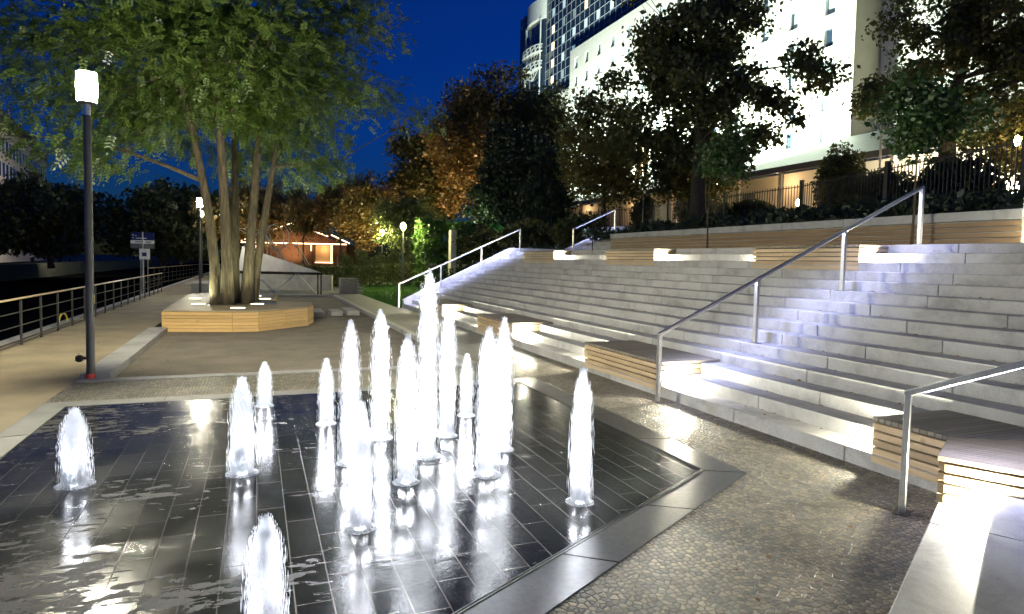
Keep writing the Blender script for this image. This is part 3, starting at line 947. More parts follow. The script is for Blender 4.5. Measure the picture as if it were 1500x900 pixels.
# the many-stemmed tree growing out of the timber deck
tree('locust_tree', 'large many-stemmed tree with feathery green leaves growing through the deck', 'tree', (-.50, 19.7, .40), 7.0, 5.2, 4.6, 5.7, .155, 270000, .15,
     M['leaf_locust'], M['bark'], 11, cx=-.5, clear=.34, nlimb=40, nclump=270, csig=.46, spray=True, droop=.02, hollow=(2.6, 5.0),
     stems=[((-.52, -.45), (-.20, .0, 1), .95), ((-.24, -.72), (-.06, -.05, 1), 1.0), ((.22, .25), (.10, .03, 1), 1.0), ((-.10, .35), (.0, .10, 1), .9), ((.40, .55), (.21, .10, 1), .85)])
# dark trees before the hotel
tree('linden_tree', 'big dark tree standing before the white hotel facade, its trunk in front of the fence', 'tree', (19.9, 25.4, 3.5), 6.7, 5.5, 5.2, 6.2, .42, 34000, .20, M['leaf_dark'], M['barkdark'], 21, cx=.1, clear=.3, nlimb=40, nclump=125, csig=.42)
tree('linden_tree', 'tall dark tree behind the fence beside the tan hotel side wall', 'tree', (34.5, 22.7, 4.3), 9.3, 6.4, 5.5, 6.6,   .55, 34000, .2, M['leaf_dark'], M['barkdark'], 22, cx=-.3, cyo=-.6, clear=.25, nlimb=30, nclump=125, csig=.45)
tree('linden_tree', 'smaller tree behind the fence under the tall dark one', 'tree', (38.0, 20.5, 4.3), 4.6, 3.2, 3.0, 2.6, .22, 18000, .17, M['leaf_brown'], M['barkdark'], 23, nclump=70, csig=.5)
tree('linden_tree', 'mid-sized tree at the gate with a short bare trunk', 'tree', (18.1, 31.4, 2.6), 5.2, 2.8, 2.5, 3.3, .2, 20000, .16, M['leaf_brown'], M['barkdark'], 24, clear=.25, nclump=75, csig=.42)
tree('linden_tree', 'olive green tree showing beyond the big dark trunk', 'tree', (25.6, 33.6, 4.2), 3.9, 3.1, 2.8, 2.7, .2, 24000, .16, M['leaf_brown'], M['barkdark'], 25, nclump=90, csig=.45)
tree('broad_tree', 'high browning tree standing tallest in the dark group beyond the bank', 'tree', (17.7, 52.1, 1.0), 10.4, 4.5, 4.0, 6.3, .4, 45000, .24, M['leaf_orange'], M['barkdark'], 26, nclump=170, csig=.7)
tree('broad_tree', 'rounded tree between the browning one and the pale facade', 'tree', (22.2, 50.5, 3.0), 9.3, 2.9, 2.8, 5.2, .3, 32000, .22, M['leaf_dark'], M['barkdark'], 27, nclump=120, csig=.6)
tree('broad_tree', 'dark tree at the open sky end of the group beyond the bank', 'tree', (14.6, 58.8, 0.0), 9.0, 3.5, 3.2, 6.0, .35, 36000, .24, M['leaf_dark'], M['barkdark'], 28, nclump=150, csig=.65)
tree('conifer', 'dark pointed conifer on the bank close to the mid-sized tree', 'tree', (16.9, 36.3, 2.5), 3.2, 2.5, 2.4, 3.2, .16, 24000, .15, M['leaf_conifer'], M['barkdark'], 29, shape='cone', nclump=150, csig=.33)
tree('conifer', 'dark conifer rising over the green canopy roof', 'tree', (16.2, 43.5, 1.9), 5.0, 2.7, 2.4, 4.6, .16, 24000, .18, M['leaf_conifer'], M['barkdark'], 30, shape='cone', nclump=150, csig=.4)
tree('broad_tree', 'dark tree filling the gap between the two conifers', 'tree', (19.5, 45.5, 2.0), 6.0, 3.0, 2.8, 4.8, .25, 22000, .22, M['leaf_conifer'], M['barkdark'], 38, nclump=120, csig=.6)
# orange-lit trees by the hut
tree('small_tree', 'thin autumn tree whose bare trunk crosses the front of the hut', 'tree', (3.6, 55.5, -.03), 4.9, 1.9, 1.8, 1.5, .11, 6500, .17, M['leaf_orange'], M['barkdark'], 39, nclump=50, csig=.4, group='autumn trees by the hut')
tree('small_tree', 'orange autumn tree rising behind the roof of the lit hut', 'tree', (2.6, 67.5, -.03), 6.6, 3.9, 3.0, 3.0, .14, 20000, .19, M['leaf_orange'], M['barkdark'], 31, nclump=80, csig=.5, group='autumn trees by the hut')
tree('small_tree', 'orange autumn tree rising against the open sky beyond the hedge', 'tree', (8.3, 53.2, -.03), 5.6, 2.6, 2.5, 3.0, .14, 20000, .19, M['leaf_orange'], M['barkdark'], 32, nclump=85, csig=.5, group='autumn trees by the hut')
tree('small_tree', 'slim autumn tree standing at the gable end of the hut', 'tree', (6.9, 57.5, -.03), 6.3, 2.3, 2.3, 2.0, .12, 16000, .19, M['leaf_orange'], M['barkdark'], 33, nclump=70, csig=.45, group='autumn trees by the hut')
tree('small_tree', 'yellow green tree behind the two globe lamps', 'tree', (10.6, 47.5, .2), 4.2, 2.2, 2.0, 2.2, .12, 16000, .18, M['leaf_hedge'], M['barkdark'], 34, nclump=70, csig=.45)
tree('small_tree', 'low dark orange tree behind the leaning trunks', 'tree', (-.8, 60.0, -.03), 5.0, 3.0, 2.8, 2.6, .14, 9000, .28, M['leaf_orange'], M['barkdark'], 35, nclump=80, csig=.5, group='autumn trees by the hut')
# canal side
tree('canal_tree', 'black silhouette tree below the old building across the canal', 'tree', (-30.5, 60, 0), 4.8, 5.0, 4.5, 4.8, .3, 14000, .4, M['leaf_dark'], M['barkdark'], 36, nclump=120, csig=.7)
ct = tree('canal_tree', 'dark tree by the water behind the sign', 'tree', (-10, 82, 0), 5.2, 5.5, 5.0, 5.2, .3, 14000, .42, M['leaf_dark'], M['barkdark'], 37, nclump=120, csig=.75, group='dark trees closing the canal')
dup(ct, (-21, 84, 0), 2.1, 'dark tree in mid water view between the lamp pole and the sign')
dup(ct, (-3.5, 92, 0), 4.0, 'dark tree at the end of the tan path')
dup(ct, (-31, 92, 0), 1.0, 'dark tree on the far bank behind the silhouette tree')
# young staked trees on the terrace
tree('young_tree', 'young tree with fresh green leaves on the terrace before the timber wall', 'tree', (11.75, 8.55, PLZ), 2.5, .80, .75, .95, .028, 4200, .088, M['leaf_young'], M['bark'], 41, clear=.5, nlimb=8, nclump=40, csig=.2, cx=.05)
tree('young_tree', 'slim young tree on the terrace below the garden lamp', 'tree', (11.75, 14.55, PLZ), 2.6, .8, .8, .9, .025, 3000, .085, M['leaf_young'], M['bark'], 42, clear=.5, nlimb=8, nclump=30, csig=.2, cx=.3)

# shrubs
def shrub(name, label, base, r, h, n, ls, m, seed, cat='shrub', group=None):
    rs = np.random.RandomState(seed); bx, by, bz = base
    root = thing(name, label, cat, base, group)
    d = rs.normal(0, 1, (n, 3)); d /= np.linalg.norm(d, axis=1)[:, None]
    w = 1 + .12 * np.sin(d[:, 0] * 5 + seed) + .1 * np.sin(d[:, 2] * 7 + d[:, 1] * 4)
    P = np.array([bx, by, bz + h / 2]) + d * np.array([r, r, h / 2]) * (rs.rand(n) ** .3 * w)[:, None]
    V, F = leaf_quads(P, ls, rs); npmesh('foliage', V, F, m, root)
    k = MB()
    for i in range(5):
        a = rs.rand() * 6.28; k.tube([(bx, by, bz - .05), (bx + r * .3 * math.cos(a), by + r * .3 * math.sin(a), bz + h * .6)], [.03, .01], 5)
    k.build('stem', M['barkdark'], root); return root
shrub('shrub', 'tall clipped dark shrub behind the fence below the hotel eave', (28.8, 25.1, 4.3), 1.3, 3.9, 9000, .16, M['leaf_dark'], 1)
shrub('shrub', 'round dark shrub behind the gate', (27.5, 41.5, 4.3), 1.1, 2.8, 5000, .18, M['leaf_dark'], 2)
shrub('shrub', 'dark bush behind the fence next to the big trunk', (29.5, 38.0, 4.3), 1.5, 3.6, 6000, .2, M['leaf_dark'], 3)
shrub('shrub', 'wide low bush behind the fence near the young tree', (29.5, 19.5, 4.3), 1.8, 2.0, 6000, .18, M['leaf_dark'], 4)
shrub('shrub', 'bush behind the fence at the lit corner', (29.0, 14.5, 4.3), 1.6, 2.4, 6000, .18, M['leaf_brown'], 5)
shrub('shrub', 'dark bush on the bank beside the upper handrail', (14.2, 26.5, 2.4), 1.3, 1.7, 5000, .15, M['leaf_dark'], 6)
shrub('shrub', 'dark bush on the bank under the conifer', (13.2, 30.5, 2.0), 1.6, 2.0, 6000, .16, M['leaf_dark'], 7)
shrub('shrub', 'dark bush on the bank below the green canopy', (11.9, 34.0, 1.6), 1.7, 2.1, 6000, .16, M['leaf_dark'], 8)

for i, (sx_, sy_, sr, sh_, lab) in enumerate(((27.3, 33.5, 1.3, 1.7, 'low dark bush against the fence behind the big trunk'), (27.4, 30.0, 1.2, 1.5, 'small dark bush against the fence between trunk and tall shrub'), (27.0, 21.2, 1.4, 2.1, 'dark bush against the fence below the hall roof end'), (26.6, 17.6, 1.5, 2.3, 'broad dark bush against the fence beside the young tree stem'), (25.8, 11.5, 1.6, 2.4, 'dark bush filling the near stretch of the fence'), (25.0, 8.6, 1.5, 2.2, 'dark bush at the very end of the fence'))):
    shrub('shrub', lab, (sx_, sy_, 4.3), sr, sh_, 5000, .17, M['leaf_dark'], 80 + i)
# ================================================================== TREE DECK
dk = thing('tree_deck', 'yellow timber deck bench built round the stems of the big tree', 'deck', (-.4, 20.5, 0))
DP = [(-2.08, 17.05), (-.54, 16.70), (.04, 16.72), (1.26, 17.9), (1.50, 18.9), (1.5, 19.7), (.46, 20.45), (.70, 25.0), (-2.1, 25.0)]
DZ = .47
k = MB(); inner = [(p[0] * .985 - .008, 21 + (p[1] - 21) * .985) for p in DP]; k.prism(inner, -.08, DZ - .03); k.build('core', M['slotmetal'], dk)
k = MB()
nn = len(DP); nrow = 6
for i in range(nn):
    a, b = Vector(DP[i]), Vector(DP[(i + 1) % nn]); L = (b - a).length; t_ = (b - a) / L
    ncut = max(1, round(L / 1.1))
    for q in range(ncut):
        p0 = a + t_ * (L * q / ncut + .002); p1 = a + t_ * (L * (q + 1) / ncut - .002)
        for rw_ in range(nrow):
            z = -.04 + rw_ * .08
            k.bar((p0.x, p0.y, z + .036), (p1.x, p1.y, z + .036), .03, .071)
k.build('side_slat', M['pinexy'], dk, bevel=.002)
# deck boards clipped to the outline
def clip_x(poly, y):
    xs = []
    for i in range(len(poly)):
        (x0, y0), (x1, y1) = poly[i], poly[(i + 1) % len(poly)]
        if (y0 <= y < y1) or (y1 <= y < y0): xs.append(x0 + (x1 - x0) * (y - y0) / (y1 - y0))
    return sorted(xs)
k = MB(); y = 16.76
while y < 24.98:
    a = clip_x(DP, y + .003); b = clip_x(DP, y + .135)
    if len(a) >= 2 and len(b) >= 2:
        segs = [(a[0], a[-1], b[0], b[-1])]
        hole = 18.75 < y < 20.75
        for l0, r0, l1, r1 in segs:
            parts = [(l0, -1.25, l1, -1.25), (.55, r0, .55, r1)] if hole else [(l0, r0, l1, r1)]
            for pl0, pr0, pl1, pr1 in parts:
                if pr0 - pl0 > .05 and pr1 - pl1 > .05:
                    k.prism([(pl0, y + .003), (pr0, y + .003), (pr1, y + .135), (pl1, y + .135)], DZ - .028, DZ)
    y += .14
k.build('deck_board', M['deckxy'], dk, bevel=.002)
k = MB(); k.prism([(-1.25, 18.85), (.55, 18.85), (.55, 20.8), (-1.25, 20.8)], DZ - .06, DZ - .032); k.build('tree_pit', M['soil'], dk)
DL = glow('deck_lamp_glass', (1.0, .98, .55), 3.0)
for i, (x, y) in enumerate([(-1.73, 21.5), (-1.46, 19.1), (-.44, 17.55), (.02, 18.1 + .9), (-.02, 22.9), (.25, 21.3)]):
    MB().lathe((x, y, DZ), [(.20, 0), (.20, .006), (.185, .008)], 24).build('lamp_ring', M['slotmetal'], dk)
    MB().lathe((x, y, DZ + .008), [(.18, 0), (.17, .003)], 24).build('deck_lamp', DL, dk)
    lamp('SPOT', 'deck_lamp_light', (x, y, DZ + .05), 95, (.96, 1.0, .62), .1, aim=((-.4 - x) * .35, (19.7 - y) * .35, 1), parent=dk, spot=R(110), blend=.8)

# stone seats in the sand
for lab, p in (('flat stone block in the sand, next to the timber deck', [(1.55, 20.7), (1.98, 20.45), (2.02, 22.2), (1.62, 22.3)]), ('shorter stone block in the sand, between two others', [(2.22, 20.95), (2.58, 20.95), (2.55, 21.9), (2.22, 21.9)]), ('flat stone block in the sand beside the grey kerb', [(2.72, 21.0), (3.12, 21.0), (3.08, 22.5), (2.7, 22.5)])):
    tag(MB().prism(p, -.06, .10).build('stone_block', M['kerbstone'], loc=(p[0][0], p[0][1], 0), bevel=.01), lab, 'stone block', 'stone blocks in the sand')

# ================================================================== LAMP POSTS ON THE PATH
LWHITE = (1.0, .95, .74)
HEAD = glow('street_lamp_glass', LWHITE, 420)
HEADN = glow('near_street_lamp_glass', LWHITE, 1400)
def street_lamp(label, x, y, H, power, r=.055, mark=True):
    s = thing('street_lamp', label, 'street lamp', (x, y, 0), 'street lamps along the canal path')
    MB().lathe((x, y, 0), [(r * 1.02, 0), (r, .3), (r * .9, H - .6)], 16).build('pole', M['lamppole'], s, smooth=False)
    MB().lathe((x, y, H - .6), [(r * .8, 0), (r * .8, .15)], 16).build('neck', M['steel'], s)
    MB().lathe((x, y, H - .45), [(.10, 0), (.125, .012), (.125, .03)], 24).build('lamp_base', M['lamppole'], s)
    MB().lathe((x, y, H - .418), [(.118, 0), (.130, .2), (.120, .40)], 24).build('lamp_glass', HEADN if mark else HEAD, s, smooth=True)
    MB().lathe((x, y, H - .017), [(.122, 0), (.08, .025)], 24).build('lamp_cap', M['lamppole'], s)
    if mark:
        MB().lathe((x, y, 0.005), [(.062, 0), (.062, .07)], 16).build('foot_band', mat('red_band', (.55, .05, .03)), s)
        MB().tube([(x, y, .3), (x - .1, y - .02, .3)], .02, 8).build('socket_arm', M['iron'], s)
        MB().lathe((x - .13, y - .03, .25), [(.02, 0), (.05, .02), (.05, .08), (.02, .1)], 12).build('socket', M['iron'], s)
    return s
street_lamp('tall grey street lamp with a red foot band at the corner of the sand kerb', -2.2, 10.6, 4.32, 1100)
street_lamp('street lamp shining behind the stems of the big tree', -2.51, 33.8, 4.5, 650, mark=False)
street_lamp('small distant street lamp lower than the one behind the tree', -4.0, 55.7, 5.25, 500, mark=False)

street_lamp('unseen street lamp added behind the viewer, continuing the canal path row', -2.6, -12.6, 4.5, 900, mark=False)  # added out of view as fill light for the steps
# park lamps with globes
GLOB = glow('globe_lamp_glass', (1.0, .88, .13), 3.5)
def globe_lamp(label, x, y, z, zb, power, col=(1.0, .95, .42), r=.16, gm=None):
    s = thing('globe_lamp', label, 'park lamp', (x, y, zb), 'round park lamps')
    MB().lathe((x, y, zb - .1), [(.05, 0), (.035, z - zb - .15)], 10).build('pole', M['lamppole'], s)
    MB().lathe((x, y, z - .25), [(.05, 0), (.09, .06), (r, .2), (r * 1.05, .3), (r * .7, .44), (.03, .5)], 14).build('globe', gm or GLOB, s, smooth=True)
    for a in range(2):
        lamp('POINT', 'globe_lamp_light', (x + (.3 if a else -.3), y - .3, z), power / 2, col, .1, parent=s)
    return s
globe_lamp('yellow globe lamp standing behind the hedge before the trees', 8.79, 48.2, 3.78, 0, 700)
globe_lamp('brighter yellow globe lamp on a dark pole beside the ivy', 7.75, 36.0, 3.67, .1, 480)
ORG = glow('orange_lamp_glass', (1.0, .5, .22), 14)
globe_lamp('small orange lamp glowing between the ivy and the globe', 12.4, 54.3, 4.8, .5, 200, (1.0, .55, .25), .13, ORG)
STAR = glow('garden_lamp_glass', (1.0, .82, .5), 40)
globe_lamp('garden lamp on a pole behind the fence beside the big trunk', 30.0, 36.4, 7.8, 4.3, 260, (1.0, .8, .5), .14, STAR)
for i, (px, py, pz, lab) in enumerate([(32.5, 31.5, 6.0, 'low garden lamp behind the bars between trunk and shrub'), (32.5, 29.5, 6.15, 'twin garden lamp closer to the tall shrub'), (31.0, 22.0, 6.2, 'warm garden lamp glinting below the young tree'), (33.0, 42.5, 6.0, 'garden lamp behind the gate'), (34.2, 19.8, 8.2, 'bright garden lamp at the near end of the fence')]):
    globe_lamp(lab, px, py, pz, 4.3, 120 if i < 4 else 120, (1.0, .75, .4), .13, STAR)

# ================================================================== CANAL RAILING
def railing(label, pts, n, H=.9, group=None):
    a, b = Vector(pts[0]), Vector(pts[1]); d = (b - a).normalized()
    rl = thing('canal_railing', label, 'railing', tuple(a), group)
    for i in range(n):
        p = a + (b - a) * i / (n - 1)
        k = MB(); k.cbox(p + Vector((0, 0, H / 2 - .02)), (0, 0, 1), H - .04, .065, .03); k.build('post', M['iron'], rl, bevel=.003)
    k = MB(); k.bar(a + Vector((0, 0, H)) - d * .1, b + Vector((0, 0, H)) + d * .1, .055, .03); k.build('handrail', mat('worn_wood_rail', (.42, .30, .17), (.34, .24, .13), 6, .35, metal=0), rl, bevel=.006)
    for z in (.64, .38, .10, .05):
        k = MB(); k.tube([a + Vector((0, 0, z)), b + Vector((0, 0, z))], .011, 6); k.build('bar', M['iron'], rl)
    return rl
railing('long dark railing with a pale handrail along the canal', [(-4.2, 8.7, 0), (-4.2, 34.3, 0)], 22)
railing('second dark railing further along the canal behind the sign', [(-5.6, 40.5, 0), (-4.6, 62, 0)], 15, 1.0)
railing('short dark railing across the end of the path', [(-4.4, 62, 0), (-1.5, 60, 0)], 4, 1.0)
tag(MB().box(-4.33, -4.25, 21.05, 21.22, .36, .62).build('yellow_box', M['yellow'], loc=(-4.29, 21.1, .36), bevel=.008), 'small yellow box fixed to the canal railing behind the lamp pole', 'box')
tag(MB().tube([(-4.62, 18.95, -.7)] + [(-4.62, 19.4 + .42 * math.cos(a), -.05 + .28 * math.sin(a)) for a in np.linspace(math.pi, 0, 9)] + [(-4.62, 19.82, -.7)], .022, 8).build('ladder_hoop', M['yellow'], loc=(-4.62, 19.4, 0), smooth=True), 'yellow ladder hoop at the quay edge behind the railing', 'ladder')

# signs at the water
sg = thing('canal_sign', 'blue and white direction sign on a grey post by the canal', 'sign', (-6.3, 43.5, -1.7))
MB().tube([(-6.28, 43.42, -1.7), (-6.28, 43.42, 3.1)], .05, 8).build('post', M['gate'], sg)
ex = Vector((.93, -.37, 0)); oo = Vector((-6.95, 43.70, 0))
def sgp(name, u0, u1, z0, z1, m, d=0, parent=sg):
    return MB().obox(oo + ex * u0 + Vector((0, 0, z0)) - Vector((.37, .93, 0)) * (.03 + d), ex * (u1 - u0), Vector((.37, .93, 0)) * .03, (0, 0, z1 - z0)).build(name, m, parent)
sgp('blue_panel', 0, 1.4, 2.62, 3.06, M['signblue'])
sgp('white_panel', 0, 1.4, 2.40, 2.60, M['white'])
sgp('grey_panel', 0, 1.4, 2.12, 2.38, M['signgrey'])
for u0, u1, z0, m in [(.12, .2, 2.88, 'white'), (.12, .2, 2.72, 'white'), (.32, .95, 2.70, 'white'), (.3, .36, 2.85, 'white'), (.28, .72, 2.48, 'iron'), (.9, 1.25, 2.48, 'iron')]:
    sgp('lettering', u0, u1, z0, z0 + .045, M[m], .012)
nb_ = thing('notice_board', 'small white notice on two thin legs under the direction sign', 'sign', (-6.2, 43.4, -1.0))
sgp('board', .55, 1.16, 1.48, 2.10, M['white'], .06, nb_); sgp('picture', .72, .98, 1.66, 1.88, M['signblue'], .075, nb_)
for u in (.58, 1.0): sgp('leg', u, u + .05, -1.7, 1.48, M['gate'], .02, nb_)

# pale block seats at the path
tag(MB().box(-2.95, -2.15, 34.3, 36.5, 0, .42).build('concrete_block', M['concrete'], loc=(-2.5, 35, 0), bevel=.01), 'pale concrete block seat beside the lamp behind the tree', 'seat')
tag(MB().obox((-4.0, 42, 0), (1.4, 0, 0), (.3, 4, 0), (0, 0, .12)).build('stone_step', M['concrete'], loc=(-3.5, 43, 0), bevel=.01), 'low pale slab lying across the far path', 'slab')

# ================================================================== RAMP, LOW WALL, GRANITE CUBE
rp = thing('play_ramp', 'pale wedge shaped ramp panel on a dark steel truss', 'ramp', (2.97, 32.74, -.03))
e1 = Vector((-.927, .374, 0)); back = Vector((.374, .927, 0)); o = Vector((2.97, 32.74, 1.05))
k = MB()
cuts = [0, .95, 1.95, 3.0, 4.15]
for a, b in zip(cuts, cuts[1:]):
    h0, h1 = a * .292, b * .292
    k.slab([o + e1 * (a + .004), o + e1 * (b - .004), o + e1 * (b - .004) + back * (h1 * .5) + Vector((0, 0, h1)), o + e1 * (a + .004) + back * (h0 * .5) + Vector((0, 0, max(h0, .012)))], -.05)
k.build('ramp_panel', M['panel'], rp)
k = MB(); k.bar(o + Vector((0, 0, -.035)), o + e1 * 4.15 + Vector((0, 0, -.035)), .06, .07); k.build('beam', M['iron'], rp)
for s_ in (.0, .16, 4.1):
    k = MB(); q = o + e1 * s_; k.cbox((q.x, q.y, .5), (0, 0, 1), 1.06, .06 if s_ != .16 else .12, .06); k.build('leg', M['iron'], rp)
for a, b in ((.25, 1.15), (2.35, 1.2), (2.3, 3.35), (4.1, 3.4)):
    p0, p1 = o + e1 * a, o + e1 * b
    k = MB(); k.bar((p0.x, p0.y, .02), (p1.x, p1.y, 1.0), .045, .045); k.build('brace', M['steel'], rp)
tag(MB().box(3.92, 4.72, 32.7, 33.5, -.03, .80).build('granite_cube', mat('rough_granite', (.22, .21, .18), (.13, .125, .11), 18, .8, .8, 30, bdist=.03), loc=(4.3, 33, 0), bevel=.02), 'rough dark granite cube at the end of the paving by the lawn', 'cube')
k = MB()
for i in range(4): k.box(4.76, 5.1 + .0 * i, 33.0 + i * .5, 33.46 + i * .5, -.03, .15 + i * .16)
tag(k.build('lawn_edging', M['kerbstone'], loc=(4.8, 33, 0), bevel=.01), 'small stepped stone edging between granite cube and lawn', 'edging')
tag(MB().obox((-2.3, 38.2, -.03), (6.2, -1.6, 0), (.1, .35, 0), (0, 0, .85)).build('low_wall', M['concrete'], loc=(.8, 37.4, 0), bevel=.01), 'low grey wall behind the ramp truss', 'wall')
# hedge in front of the hut
hd = thing('hedge', 'low clipped hedge running behind the ramp and lawn', 'hedge', (3, 41, 0))
rs = np.random.RandomState(77); n = 20000
tt = rs.rand(n); P = np.stack([-2 + 13 * tt, 43.0 - 3.0 * tt + rs.uniform(-.35, .35, n), rs.rand(n) ** .8 * 1.25 + .02], 1)
P[:, 2] += np.clip(P[:, 0] - 5.5, 0, 9) * .09
V, F = leaf_quads(P, .12, rs); npmesh('foliage', V, F, M['leaf_hedge'], hd)
tag(MB().obox((-2, 43.9, -.03), (13, -3.0, 0), (.05, .1, 0), (0, 0, .06)).build('hedge_kerb', M['kerbstone'], loc=(4, 42, 0)), 'thin kerb along the foot of the hedge', 'kerb')
# reddish hedge further back plus stakes
for i in range(9):
    x = 5.2 + i * .75; y = 45.6 - i * .18
    tag(MB().box(x, x + .07, y, y + .07, -.05, 1.9 + .25 * (i % 3)).build('stake', M['barkdark'] if i % 3 else M['darkwood'], loc=(x, y, 0)), 'thin wooden stake standing in the planting behind the hedge', 'stake', 'stakes behind the hedge')
for i in range(6):
    shrub('sapling_bush', 'slender green bush in the row behind the hedge', (5.6 + i * 1.05, 44.2 - i * .22, .1), .5, 2.1 + .3 * (i % 2), 2200, .12, M['leaf_hedge'], 60 + i, group='slender bushes behind the hedge')

# ================================================================== LIT HUT
ht = thing('garden_hut', 'wooden hut outlined with glowing orange light strings', 'hut', (3.2, 61.3, 0))
HX = Vector((.926, -.377, 0)); HY = Vector((.377, .926, 0)); HO = Vector((-1.08, 62.97, 0))
def hp(u, v, z): return HO + HX * u + HY * v + Vector((0, 0, z))
HW = mat('red_brown_boards', (.10, .042, .02), (.06, .026, .013), 3, .8, stretch=(1, 1, 9))
ROPE = glow('orange_light_string', (1.0, .56, .30), 3.6)
k = MB()
for u0, u1 in ((0, 6.0), (6.15, 6.35), (8.0, 9.2)): k.obox(hp(u0, .6, 0), HX * (u1 - u0), HY * .12, (0, 0, 3.0))
k.obox(hp(6.35, .6, 0), HX * 1.65, HY * .12, (0, 0, 1.35)); k.obox(hp(0, 4, 0), HX * 9.2, HY * .12, (0, 0, 3.0))
k.build('wall', HW, ht)
k = MB(); k.obox(hp(6.35, .66, 1.36), HX * 1.62, HY * .05, (0, 0, 1.6)); k.build('shutter', mat('lit_shutter', (.62, .42, .22), (.55, .36, .18), 3, .7, stretch=(1, 1, 12)), ht)
k = MB()
k.slab([hp(-.3, 0, 3.1), hp(4.4, 0, 4.8), hp(4.4, 4.6, 4.8), hp(-.3, 4.6, 3.1)], .08)
k.slab([hp(4.4, 0, 4.8), hp(9.5, 0, 3.1), hp(9.5, 4.6, 3.1), hp(4.4, 4.6, 4.8)], .08)
k.build('roof', M['iron'], ht)
k = MB(); k.add([tuple(hp(-.2, .5, 3.0)), tuple(hp(9.4, .5, 3.0)), tuple(hp(4.4, .5, 4.72))], [(0, 1, 2)]); k.build('gable', HW, ht)
for u in (1.2, 6.25, 8.05): k = MB(); k.cbox(hp(u, 0, 1.5), (0, 0, 1), 3.0, .12, .12); k.build('post', HW, ht)
def rope(pts, r=.05):
    k = MB(); k.tube(pts, r, 6); k.build('light_string', ROPE, ht)
rope([hp(-.2, -.1, 3.05), hp(9.4, -.1, 3.05)], .045); rope([hp(-.2, -.1, 3.2), hp(4.4, -.1, 4.88)], .03); rope([hp(4.4, -.1, 4.88), hp(7.7, -.1, 3.75)], .05)
rope([hp(1.2, -.12, 3.0), hp(1.2, -.12, 1.9)], .06); rope([hp(8.05, -.12, 3.0), hp(8.05, -.12, 1.3)], .06); rope([hp(6.35, .54, 1.35), hp(8.0, .54, 1.35)], .025); rope([hp(6.2, -.12, 3.0), hp(6.2, -.12, 2.4)], .04)
rope([hp(7.9, .3, 3.9), hp(9.6, .2, 3.15)], .045)
for u in (1.0, 4.4, 7.8): lamp('POINT', 'hut_light', hp(u, -1.2, 3.3), 8, (1.0, .48, .2), .3, parent=ht)
lamp('POINT', 'hut_light', hp(7.2, .25, 2.6), 10, (1.0, .6, .3), .1, parent=ht)
# unseen spots added among the planting to warm the autumn trees
for x, y, p in ((2.6, 60.0, 900), (8.3, 50.2, 1500), (-.6, 56.5, 900), (14.5, 48.0, 4000)): lamp('SPOT', 'tree_fill_spot', (x, y, hslope(x, y) * (x > 4.9) + .3), p, (1.0, .62, .28), .1, aim=(0, .25, 1), spot=R(110), blend=.8)
# rope climbing sculpture of bent pale tubes
cs = thing('climbing_frame', 'tangle of bent pale tubes forming a climbing sculpture before the hut', 'climbing frame', (1.2, 47, 0))
rs = np.random.RandomState(14)
for i in range(10):
    c = np.array([.0 + rs.uniform(-1.7, 2.4), 47 + rs.uniform(-.6, .6), 2.2 + rs.uniform(-.4, 1.0)]); rr = rs.uniform(.5, 1.25); tl = rs.uniform(-.8, .8); ph_ = rs.rand() * 6
    pts = []
    for a in np.linspace(0, rs.uniform(3.2, 6.0), 22): pts.append((c[0] + rr * math.cos(a + ph_) * math.cos(tl), c[1] + rr * math.cos(a + ph_) * math.sin(tl), c[2] + rr * 1.1 * math.sin(a + ph_)))
    k = MB(); k.tube(pts, .03, 6); k.build('bent_tube', M['panel'], cs, smooth=True)
for i in range(9):
    u = rs.uniform(-.5, 2.2); k = MB(); k.tube([(u, 47 + rs.uniform(-.5, .5), 3.3 + rs.uniform(-.3, .8)), (u + rs.uniform(.6, 1.6), 46.8, 2.0 + rs.uniform(-.4, .4)), (u + rs.uniform(1.2, 2.6), 46.6, .3)], .02, 5); k.build('bent_tube', M['panel'], cs)

# ================================================================== IVY WALLS, CANOPY
def ivy(label, x0, x1, y0, y1, z0, z1, n, seed):
    root = thing('ivy_wall', label, 'ivy', ((x0 + x1) / 2, (y0 + y1) / 2, z0), 'ivy covered walls behind the lawn')
    MB().box(x0 + .12, x1 - .12, y0 + .12, y1 - .12, z0 - .3, z1 - .25).build('wall_core', M['concrete'], root)
    rs = np.random.RandomState(seed)
    u = rs.rand(n); f = rs.randint(0, 4, n); z = z0 + (z1 - z0) * rs.rand(n) ** .85
    X = np.where(f == 0, x0, np.where(f == 1, x0 + (x1 - x0) * u, np.where(f == 2, x1, x0 + (x1 - x0) * u)))
    Y = np.where(f == 0, y0 + (y1 - y0) * u, np.where(f == 1, y0, np.where(f == 2, y0 + (y1 - y0) * u, y0 + (y1 - y0) * u)))
    z = np.where(f == 3, z1 - .15, z)
    bul = .16 * np.sin(z * 3 + X * 2) + .1 * np.sin(z * 7.1 + Y * 3)
    P = np.stack([X + rs.normal(0, .1, n) + bul * (f != 1) * np.where(f == 0, -1, 1), Y - bul * (f == 1) + rs.normal(0, .1, n), z + rs.normal(0, .08, n)], 1)
    V, F = leaf_quads(P, .15, rs); npmesh('ivy_leaves', V, F, M['leaf_ivy'], root); return root
ivy('bright lit ivy covered wall block beside the globe lamp', 8.9, 10.0, 35.8, 37.2, .3, 4.1, 12000, 1)
ivy('darker ivy block hanging over the bare concrete pier', 10.5, 12.0, 34.4, 36.5, .5, 3.9, 10000, 2)
tag(MB().box(10.0, 10.32, 34.0, 34.5, .3, 3.5).build('concrete_pier', M['concrete'], loc=(10.1, 34.2, .8), bevel=.015), 'bare pale concrete pier between the two ivy blocks', 'pier')
gc = thing('green_canopy', 'dark green canopy roof with a pale valance behind the ivy', 'canopy', (15, 42.5, 1.8))
